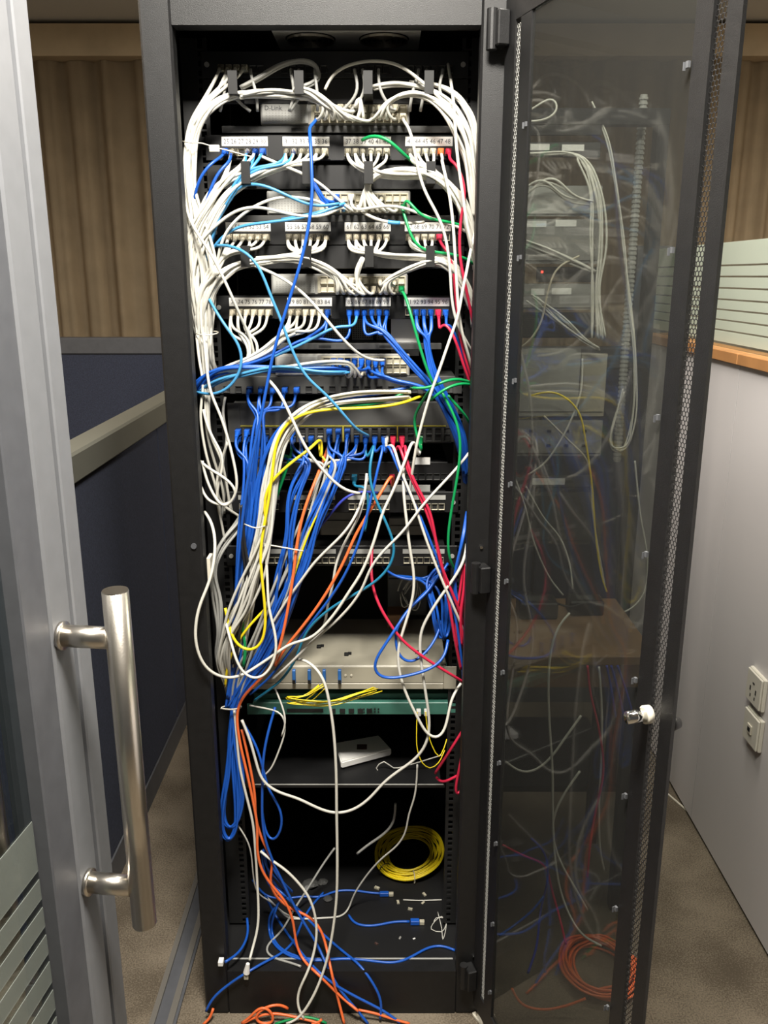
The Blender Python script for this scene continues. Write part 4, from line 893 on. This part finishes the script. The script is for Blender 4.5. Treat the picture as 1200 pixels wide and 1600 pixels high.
# red tails lower right
cable('R', 'red cable tail at the right edge beside the shelf, upper one', '724,1140,1640 708,1165,1640 692,1190,1645 680,1208,1660', r=.0031)
cable('R', 'red cable tail bending round at the right edge below the shelf', '682,1215,1680 688,1224,1660 705,1217,1645 722,1208,1645', r=.0031)
cable('R', 'red cable tail hanging upright at the right edge below the shelf', '722,1180,1640 716,1210,1640 711,1240,1645 714,1247,1645 722,1232,1650', r=.0031)
# shelf and lower wires
cable('L', 'thin pale wire hooked on the shelf beside the white box', '690,1180,1750 640,1195,1755 615,1200,1760 600,1190,1760 588,1200,1760 596,1208,1758 615,1210,1757', r=.0014)
cable('L', 'long pale cable dropping behind the shelf edge to the rack floor', '652,1195,1690 651,1220,1690 648,1245,1692 638,1275,1695 634,1300,1700 620,1322,1710 600,1338,1720 575,1365,1740 552,1400,1750 545,1420,p 535,1432,p 505,1434,p 470,1436,p 445,1428,p 430,1415,p 410,1395,p', r=.0022)
cable('G', 'grey cable lying slanted on the rack floor with a grey plug', '523,1325,1800 505,1350,1790 480,1390,1760 460,1420,1740 440,1455,p 418,1476,p 414,1486,p 425,1496,p 450,1503,p 470,1512,1640', r=.0026)
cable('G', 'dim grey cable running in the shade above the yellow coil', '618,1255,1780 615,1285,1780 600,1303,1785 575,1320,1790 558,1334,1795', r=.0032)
# yellow coil
YC = onz(640, 1356, ZB); YC.z = ZB
yc = []
CR = random.Random(3)
T_ = 18
for i in range(T_*22+1):
    a_ = 2*math.pi*i/22+.4; tn = i/22
    rr = .074+.017*math.sin(tn*2.3)+CR.uniform(-.0012, .0012)
    hh = .008+.010*((tn*.618) % 1)
    x_, y_ = rr*math.cos(a_), rr*.92*math.sin(a_)
    z_ = hh+max(0, (y_+.03))*.30+max(0, x_)*.25
    yc.append(Vector((YC.x+x_, YC.y+y_+.02, ZB+z_)))
o = link('cable_coil', tube_mesh('cable_coil', yc, .0020, n=5, step=.02), M['cY']); tag(o, 'neat yellow fibre cable coil on the rack floor at lower right', 'cable coil')
for an in (-1.45, -2.55):
    q = Vector((YC.x+.078*math.cos(an), YC.y+.02+.072*math.sin(an), ZB+.013)); rd = Vector((math.cos(an), math.sin(an), 0)); C8 = []
    for k in range(9): C8.append(q+rd*(.017*math.cos(k*math.pi/4))+Vector((0, 0, .0145*math.sin(k*math.pi/4))))
    obj_ = link('coil_tie', tube_mesh('coil_tie', C8, .0012), M['cC' if an > -2 else 'cK'], o)
# rack floor tangle
cable('B', 'blue cable with a blue plug lying on the rack floor, upper one', '395,1375,1800 415,1400,p 445,1404,p 480,1400,p 500,1403,p 520,1393,p 550,1391,p 585,1396,p 596,1396,p', r=.0028)
p_ = onz(601, 1396, ZB+.006); o = COL.objects['network_cable'] if False else [q for q in COL.objects if q.get('label') == 'blue cable with a blue plug lying on the rack floor, upper one'][0]
obj('plug', bx(p_.x-.012, p_.x+.010, p_.y-.005, p_.y+.005, ZB, ZB+.010, bev=.001), M['cB'], o); obj('plug_tip', bx(p_.x+.0105, p_.x+.022, p_.y-.0045, p_.y+.0045, ZB, ZB+.008, bev=.0008), M['clear'], o)
o = cable('B', 'short blue cable end with a plug lying on the rack floor at centre', '545,1430,p 550,1440,p 560,1446,p 590,1446,p 615,1440,p 640,1440,p', r=.0030)
p_ = onz(650, 1440, ZB+.006); obj('plug', bx(p_.x-.013, p_.x+.008, p_.y-.006, p_.y+.006, ZB, ZB+.011, bev=.001), M['cB'], o); obj('plug_tip', bx(p_.x+.0085, p_.x+.020, p_.y-.005, p_.y+.005, ZB, ZB+.009, bev=.0008), M['clear'], o)
cable('B', 'blue cable curving twice at left of the rack floor then running right along the sill', '440,1405,1700 424,1425,1680 420,1450,p 426,1472,p 445,1490,p 470,1499,p 500,1501,p 535,1498,p 570,1500,p 600,1504,p 622,1504,p 645,1494,p 670,1480,p 690,1477,p 711,1485,p', r=.0030)
cable('B', 'second blue cable curving beside it at left of the rack floor', '436,1408,1690 428,1430,1670 424,1455,p 436,1480,p 462,1494,p 490,1499,p 550,1497,p', r=.0028)
cable('B', 'blue cable crossing from centre of the rack floor out over the sill to the left', '505,1395,p 485,1418,p 470,1445,p 460,1470,p 440,1490,p 420,1502,1640 385,1520,1590 355,1540,1552 332,1560,1544 322,1580,1540', r=.0030)
cable('B', 'blue cable running down right over the sill and doubling back', '430,1385,1720 445,1400,1700 475,1430,p 505,1460,p 540,1490,1680 562,1510,1620 582,1535,1560 596,1565,1542 594,1592,1534', r=.0030)
cable('B', 'blue cable running furthest right over the sill to the carpet', '415,1400,1720 430,1430,p 450,1460,p 480,1500,p 505,1525,1590 530,1543,1556 565,1562,1545 600,1580,1538 625,1598,1531', r=.0030)
cable('B', 'blue cable hanging at left of the rack floor with a clear plug', '386,1435,1680 388,1455,1650 382,1475,1610 370,1492,1575 352,1503,1550', r=.0030)
p_ = at(346, 1502, 1.549); o = [q for q in COL.objects if q.get('label', '').startswith('blue cable hanging at left of the rack floor')][0]
obj('plug', bx(p_.x-.006, p_.x+.005, p_.y-.010, p_.y+.006, p_.z-.005, p_.z+.006, bev=.001), M['paper'], o)
bundle('B', 'blue cable knotted among the orange pair above the rack floor', 'blue knot above the floor', '412,1330,1640,6 420,1360,1650,10 436,1385,1660,12 452,1400,1690,12', n=4)
cable('L', 'thin pale cord tangled at left above the rack floor', '372,1290,1640 385,1310,1640 392,1330,1645 396,1370,1650 402,1395,1655 425,1410,1680 440,1425,1700 452,1436,p 470,1436,p', r=.0018)
o = [q for q in COL.objects if q.get('label', '').endswith('to a loose white plug')][0]
p_ = at(387, 1514, 1.551); bm = bmesh.new(); cyl(bm, (p_.x+.001, p_.y, p_.z+.014), (p_.x-.003, p_.y, p_.z-.010), .0042, 10, r2=.0075); obj('plug', bm, M['paper'], o)
obj('plug_tip', bx(p_.x-.009, p_.x+.001, p_.y-.004, p_.y+.004, p_.z-.026, p_.z-.0105, bev=.001), M['clear'], o)
# debris on the rack floor
def debris(name, px, py, w_, label, m, kind=0):
    q = onz(px, py, ZB-.0015); bm = bmesh.new()
    mt = Matrix.Translation(q) @ Matrix.Rotation(BR.uniform(0, 3), 4, 'Z')
    if kind == 0:
        box(bm, -w_, w_, -w_*.55, w_*.55, 0, w_*.5, bev=w_*.12, mtx=mt); box(bm, w_*.2, w_*.9, -w_*.2, w_*.2, w_*.52, w_*.8, mtx=mt)
    else:
        bmesh.ops.create_icosphere(bm, subdivisions=2, radius=w_, matrix=mt)
        for v in bm.verts: v.co.z = ZB-.001+max(0, (v.co.z-q.z))*.35; v.co.x += BR.uniform(-.2, .2)*w_; v.co.y += BR.uniform(-.2, .2)*w_
    o = obj(name, bm, M[m]); tag(o, label, 'debris', 'small debris on the rack floor')
debris('plug_bit', 622, 1410, .005, 'clear plug bit just below the yellow coil, left one', 'clear')
debris('plug_bit', 661, 1411, .005, 'clear plug bit below the yellow coil under the white stick', 'clear')
debris('plug_bit', 641, 1421, .005, 'clear plug bit lying alone below the white stick', 'clear')
debris('plug_bit', 663, 1398, .005, 'clear plug bit nearest under the yellow coil, right side', 'clear')
debris('plug_bit', 589, 1388, .006, 'clear plug bit beside the blue plug on the rack floor', 'clear')
debris('plug_bit', 625, 1466, .004, 'grey plug bit lower on the rack floor, left of a white chip', 'switchgrey')
debris('plug_bit', 647, 1467, .003, 'tiny white chip on the rack floor near the sill', 'paper')
debris('plug_bit', 588, 1475, .004, 'brownish bit on the rack floor near the lower blue cable', 'brown')
debris('dust_clump', 485, 1382, .020, 'grey dust clump on the rack floor behind the white cable', 'grey_panel', 1)
debris('dust_clump', 512, 1405, .012, 'smaller grey dust clump beside the hanging white cable', 'grey_panel', 1)
debris('dust_clump', 505, 1378, .012, 'grey dust clump close right of the largest one', 'grey_panel', 1)
cable('L', 'straight thin white stick lying below the yellow coil', '630,1406,p 655,1407,p 690,1406,p', r=.0014, name='thin_stick', cat='stick')
cable('L', 'tiny white wire tangle at the right of the rack floor', '684,1425,1830 690,1450,p 692,1468,p 697,1440,p 690,1432,p 676,1444,p 674,1452,p 690,1456,p 697,1436,p 682,1434,p 678,1440,p', r=.0010, name='wire_tangle', cat='wire')
# orange and green at the rack foot
cable('O', 'orange cable coiled in a small loop on the carpet at the rack foot', '378,1606,1531 392,1590,1531 402,1575,1533 416,1572,1535 425,1582,1533 430,1600,1530 426,1612,1529 405,1610,1529 396,1592,1530 404,1580,1532 425,1570,1538 445,1570,1545 450,1576,1545', r=.0031)
cable('O', 'orange cable lying level beside the loop at the rack foot', '380,1606,1530 400,1588,1533 430,1583,1537 455,1588,1535 475,1592,1533 500,1600,1530', r=.0031)
cable('O', 'short orange cable end at the far left of the rack foot', '318,1608,1528 328,1594,1532 333,1576,1540', r=.0031)
cable('O', 'short orange cable piece just right of the white cable at the foot', '487,1606,1529 494,1600,1530 503,1593,1533', r=.0031)
cable('O', 'orange cable running away to the right at the rack foot', '560,1578,1540 590,1584,1536 612,1592,1533 640,1602,1530', r=.0028)
cable('N', 'green cable lying at the rack foot behind the white cable', '430,1606,1529 450,1594,1533 465,1589,1535 490,1590,1535 510,1600,1531', r=.0028)
# ---- beside the rack, seen through the smoked door
tx0, tx1, ty0, ty1, tz = .245, .64, 1.845, 2.22, .742
t = empty('side_table', ((tx0+tx1)/2, (ty0+ty1)/2, 0))
obj('table_top', loc(t, bx(tx0, tx1, ty0, ty1, tz-.025, tz, bev=.003)), M['table'], t)
obj('apron', loc(t, bx(tx0+.03, tx1-.03, ty0+.02, ty0+.038, tz-.09, tz-.0255)), M['table'], t)
for x in (tx0+.02, tx1-.05):
    for y in (ty0+.04, ty1-.06): obj('leg', loc(t, bx(x, x+.03, y, y+.03, 0, tz-.0255)), M['rackin'], t)
tag(t, 'small brown wooden table seen through the smoked door', 'table')
def adapter(x, y, sx, sy, sz, label):
    t = empty('power_adapter', (x, y, tz)); obj('body', bx(-sx, sx, -sy, sy, .0005, sz, bev=.004), M['panel'], t); obj('sticker', bx(-sx*.5, sx*.5, -sy*.5, sy*.5, sz+.0001, sz+.0006), M['grey_panel'], t)
    tag(t, label, 'adapter', 'black adapters on the brown table')
adapter(.40, 2.10, .05, .035, .045, 'black power adapter on the brown table, left one')
adapter(.53, 2.12, .045, .03, .04, 'black power adapter on the brown table, right one')
def thin(col, label, s, grp='cables seen through the smoked door', r=.0028, **k): return cable(col, label, s, grp, r=r, **k)
thin('W', 'white cable hanging from the brown table to the carpet, longest one', '890,958,1790 875,975,1775 862,1010,1765 857,1060,1760 858,1120,1760 863,1200,1758 864,1280,1756 867,1340,1750 878,1400,1740 895,1440,1725 915,1465,1715 940,1478,1710')
thin('W', 'white cable sagging under the brown table to the left', '908,1118,1800 885,1150,1795 862,1182,1790 838,1203,1785 815,1207,1780 790,1190,1780')
thin('W', 'white cable bending toward the orange coil', '906,1205,1790 885,1235,1785 868,1268,1780 863,1300,1775 875,1345,1765 900,1390,1750 918,1422,1740')
thin('R', 'red brown cable hanging under the brown table', '918,1040,1830 922,1080,1828 936,1140,1825 943,1205,1822 930,1270,1820 922,1320,1815 918,1370,1810')
thin('L', 'pale cable with a plug hanging under the right end of the table', '936,1042,1830 940,1100,1828 940,1180,1826 936,1260,1824 938,1330,1820 944,1360,1818')
for k, (x0_, x1_) in enumerate(((948, 962), (955, 975), (965, 990))):
    thin('V', 'dark blue cable fanning down right under the table', '%d,1040,1830 %d,1075,1830 %d,1120,1832' % (x0_, (x0_+x1_)//2, x1_))
thin('B', 'blue cable end lying low behind the smoked door', '780,1462,1700 805,1445,1705 835,1420,1715 850,1400,1725')
thin('V', 'violet cable dropping to the coil behind the smoked door', '830,1310,1760 850,1330,1755 856,1370,1750 845,1420,1740 838,1480,1725 825,1520,1710')
thin('R', 'red cable crossing low behind the smoked door', '785,1320,1760 820,1338,1758 850,1350,1755 862,1390,1750 876,1440,1740 884,1475,1730')
# open equipment frame standing behind the table
ED = 2.42
def epx(x0, x1, y0, y1, d=ED): return pxbox(x0, x1, y0, y1, d)
fx0, fx1 = .30, .745
t = empty('equipment_frame', ((fx0+fx1)/2, ED, 0))
for x in (fx0, fx1-.03):
    obj('upright', loc(t, bx(x, x+.03, ED+.004, ED+.05, .02, 1.98)), M['panel'], t)
obj('foot', loc(t, bx(fx0-.01, fx1+.01, ED-.0, ED+.45, 0, .0195)), M['rackin'], t)
obj('top_bar', loc(t, bx(fx0, fx1, ED+.004, ED+.05, 1.981, 2.02)), M['rackin'], t)
tag(t, 'open grey equipment frame standing behind the brown table, seen through the smoked door', 'frame')
def gear(x0, x1, y0, y1, mname, name, label, cat, strips=(), d=ED, extra=None):
    a, b, z0, z1 = epx(x0, x1, y0, y1, d); w_, h = b-a, z1-z0
    t = empty(name, (a, d, z0)); obj('case', bx(0, w_, -.002, .12 if d < ED else .0, 0, h, bev=.002), M[mname], t)
    obj('seam', bx(.004, w_-.004, -.0032, -.0022, h*.06, h*.06+.002), M['dark'], t)
    for (sx0, sx1, sy) in strips:
        q0 = at(sx0, sy-5, d); q1 = at(sx1, sy+5, d); obj('label_strip', bx(q0.x-a, q1.x-a, -.0034, -.0022, q1.z-z0, q0.z-z0), M['paper'], t)
    if extra: extra(t, a, z0, w_, h)
    tag(t, label, cat); return t
gear(806, 940, 195, 212, 'panel', 'dark_shelf', 'thin dark shelf plate near the top of the frame behind the smoked door', 'shelf')
gear(806, 938, 222, 246, 'grey_panel', 'patch_panel', 'upper grey patch panel with two white strips behind the smoked door', 'patch panel', ((820, 858, 230), (878, 912, 231)))
gear(806, 940, 290, 338, 'ltgrey', 'blank_unit', 'plain pale grey panel with white cables in front behind the smoked door', 'panel')
gear(806, 940, 342, 412, 'switchgrey', 'patch_panel', 'tall pale patch panel with two white strips behind the smoked door', 'patch panel', ((815, 853, 350), (868, 900, 349)))
def led(t, a, z0, w_, h):
    obj('display', bx(w_*.55, w_*.88, -.0036, -.0022, h*.15, h*.85), M['panel'], t)
    m = bpy.data.materials.new('red_led'); m.use_nodes = True; b = m.node_tree.nodes['Principled BSDF']; b.inputs['Emission Color'].default_value = (1, .05, .03, 1); b.inputs['Emission Strength'].default_value = 6; b.inputs['Base Color'].default_value = (.5, .02, .02, 1)
    obj('indicator_light', bx(.012, .018, -.0036, -.0022, h*.6, h*.6+.006), m, t)
gear(838, 932, 417, 441, 'rackin', 'black_recorder', 'black device with one red light behind the smoked door', 'device', extra=led)
gear(806, 938, 443, 484, 'switchgrey', 'patch_panel', 'pale patch panel with small white strips right below the red light', 'patch panel', ((830, 850, 456), (862, 892, 455)))
gear(816, 930, 488, 528, 'rackin', 'dark_switch', 'dark switch with cables fanning out behind the smoked door', 'switch')
gear(802, 905, 544, 650, 'ltgrey', 'grey_box', 'large pale grey box in the middle of the frame behind the smoked door', 'box')
gear(906, 946, 552, 650, 'beige', 'beige_box', 'narrow beige box right of the large grey box behind the smoked door', 'box')
def sockets(t, a, z0, w_, h):
    for i in range(4):
        for j in range(2): obj('socket_hole', bx(w_*(.2+.2*i)-.006, w_*(.2+.2*i)+.006, -.0034, -.0022, h*(.25+.4*j), h*(.25+.4*j)+.008), M['dark'], t)
gear(802, 940, 656, 712, 'switchgrey', 'socket_strip', 'grey socket strip box with dark holes behind the smoked door', 'socket strip', extra=sockets)
gear(802, 930, 742, 762, 'grey_panel', 'dark_shelf', 'lower grey shelf with a pale edge behind the smoked door', 'shelf', ((832, 882, 752),))
gear(802, 925, 768, 850, 'grey_panel', 'dark_cabinet', 'dark grey cabinet front low on the frame behind the smoked door', 'box')
# corrugated conduit
cp = at(986, 420, 2.50); bm = bmesh.new()
z_ = at(986, 150, 2.50).z; zl = at(986, 720, 2.50).z; k = 0
while z_ > zl:
    bmesh.ops.create_cone(bm, cap_ends=True, segments=10, radius1=.012 if k % 2 else .0095, radius2=.012 if k % 2 else .0095, depth=.0062, matrix=Matrix.Translation((cp.x, 2.50, z_))); z_ -= .0062; k += 1
o = obj('conduit', bm, M['ltgrey']); tag(o, 'upright grey corrugated conduit right of the equipment frame behind the smoked door', 'conduit')
thin('W', 'white cable loop near the top of the equipment frame behind the smoked door', '800,188,2380 830,190,2370 855,186,2365 872,172,2370 864,152,2380 840,165,2380 812,182,2390')
bundle('W', 'white cable falling from the patch panels of the equipment frame', 'white cables of the equipment frame', '905,245,2395,5 930,300,2370,10 935,380,2365,12 932,460,2365,10 935,530,2370,10', starts=['822,240,2405', '850,242,2405', '880,243,2405', '905,243,2405'], n=8)
bundle('W', 'white cable sagging across the front of the equipment frame', 'sagging cables of the equipment frame', '812,312,2390,8 850,285,2370,14 890,312,2365,14 925,318,2370,8', n=4)
bundle('L', 'pale cable slanting down across the equipment frame', 'slanting cables of the equipment frame', '825,380,2390,8 860,395,2370,12 900,410,2365,10 930,425,2370,6', n=5)
bundle('L', 'pale cable fanning from the dark switch of the equipment frame', 'fanning cables of the equipment frame', '840,470,2390,18 880,505,2368,12 920,535,2365,6 935,545,2370,4', n=6)
thin('C', 'cream cable curving down left across the equipment frame', '905,400,2360 870,420,2350 855,460,2345 845,505,2345 825,535,2350 805,548,2360')
thin('W', 'long pale cable bowing down across the grey boxes behind the smoked door', '910,560,2370 908,610,2360 895,650,2355 875,690,2350 850,725,2350 825,742,2360')
thin('Y', 'yellow cable curving over the grey box behind the smoked door', '830,618,2370 860,612,2360 885,622,2355 905,645,2352 915,690,2352 925,760,2352 930,830,2350 940,900,2340 948,925,2330')
thin('C', 'cream cable dropping straight to the table behind the smoked door', '850,650,2370 890,690,2360 918,720,2355 926,800,2352 935,860,2350 945,915,2335')
bundle('W', 'white cable hanging in a loop beside the conduit behind the smoked door', 'loops beside the conduit', '925,160,2440,3 950,220,2430,4 965,300,2425,5 975,380,2420,6 985,470,2415,6 992,560,2410,6 990,660,2410,8 975,705,2410,10 955,700,2410,8 960,660,2412,8 975,610,2415,6', n=3, r=.0023)
thin('L', 'pale cable sagging from the wall to the table edge behind the smoked door', '992,720,2400 1000,800,2390 1012,880,2380 1005,930,2370 980,955,2360 955,955,2330 935,930,2310')
thin('L', 'pale cable slanting down over the dark cabinet, left one', '802,740,2370 820,790,2360 835,850,2350 860,905,2330 880,930,2300')
thin('L', 'pale cable slanting down over the dark cabinet, right one', '822,760,2370 850,810,2360 875,840,2350 890,880,2330 895,920,2300')
thin('K', 'black cord lying over the brown table', '800,930,2100 830,945,2080 860,938,2090 890,950,2080 920,940,2100 940,955,2110')
# orange coil on the carpet
OC = onz(935, 1520, 0.0); oc = []
for i in range(11*18+1):
    a_ = 2*math.pi*i/18; tn = i/18
    rr = .062+.030*((tn*.618) % 1)+CR.uniform(-.003, .003)
    oc.append(Vector((OC.x+rr*math.cos(a_)+.01*math.sin(tn), OC.y+rr*1.15*math.sin(a_), .004+.0058*(tn % 6)*.9+CR.uniform(0, .003))))
o = link('cable_coil', tube_mesh('cable_coil', oc, .0030, n=6, step=.02), M['cO']); tag(o, 'untidy orange cable coil on the carpet behind the smoked door', 'cable coil')
thin('O', 'orange cable stretching from the coil across the carpet', '800,1545,1640 815,1570,1625 850,1578,1622 890,1570,1625 915,1560,1630', r=.003)
# odd bits at the foot of the door
for (px, py, lb) in ((747, 1590, 'pale cable clip on the carpet at the foot of the rack, left one'), (764, 1578, 'pale cable clip on the carpet at the foot of the rack, right one')):
    q = onz(px, py+4, 0); t = empty('cable_clip', (q.x, q.y, 0), .5); obj('body', bx(-.005, .005, -.018, .018, .0002, .008, bev=.0015), M['plastic_w'], t); obj('pin', cyl(bmesh.new(), (0, .006, .0082), (0, .006, .014), .0016, 8), M['steel'], t)
    tag(t, lb, 'clip', 'cable clips on the carpet')
q = onz(1082, 1262, 0); t = empty('wood_sliver', (q.x-.03, q.y, 0), .35); obj('strip', bx(-.003, .003, -.07, .07, .0002, .005, bev=.001), M['plastic_w'], t); obj('torn_end', bx(-.002, .004, .0702, .08, .0002, .003), M['paper'], t)
tag(t, 'thin pale strip lying on the carpet beside the pale partition', 'strip')

# past 300 of a kind: the ones least in view are joined into one object
singles = [o for o in COL.objects if o.name.startswith('network_cable')]
over = len(singles)-298
BUNDLED.sort(key=lambda q: -q[0])
V, Fc, MI, SM, mats = [], [], [], [], []
for _, o in BUNDLED[:max(0, over)]:
    for ob in [o]+[q for q in o.children]:
        me = ob.data; base = len(V); off = ob.location if ob is not o else Vector((0, 0, 0))
        idx = []
        for m_ in me.materials:
            if m_ not in mats: mats.append(m_)
            idx.append(mats.index(m_))
        V.extend((v.co.x+off.x, v.co.y+off.y, v.co.z+off.z) for v in me.vertices)
        for p in me.polygons:
            Fc.append([base+k for k in p.vertices]); MI.append(idx[p.material_index]); SM.append(p.use_smooth)
    for q in list(o.children): bpy.data.objects.remove(q)
    bpy.data.objects.remove(o)
if V:
    me = bpy.data.meshes.new('patch_cables'); me.from_pydata(V, [], Fc)
    for m_ in mats: me.materials.append(m_)
    me.polygons.foreach_set('material_index', MI); me.polygons.foreach_set('use_smooth', SM); me.update()
    o = link('patch_cables', me, None)
    tag(o, 'remaining white, blue and grey patch cables deep inside the rack bundles', 'cables', kind='stuff')
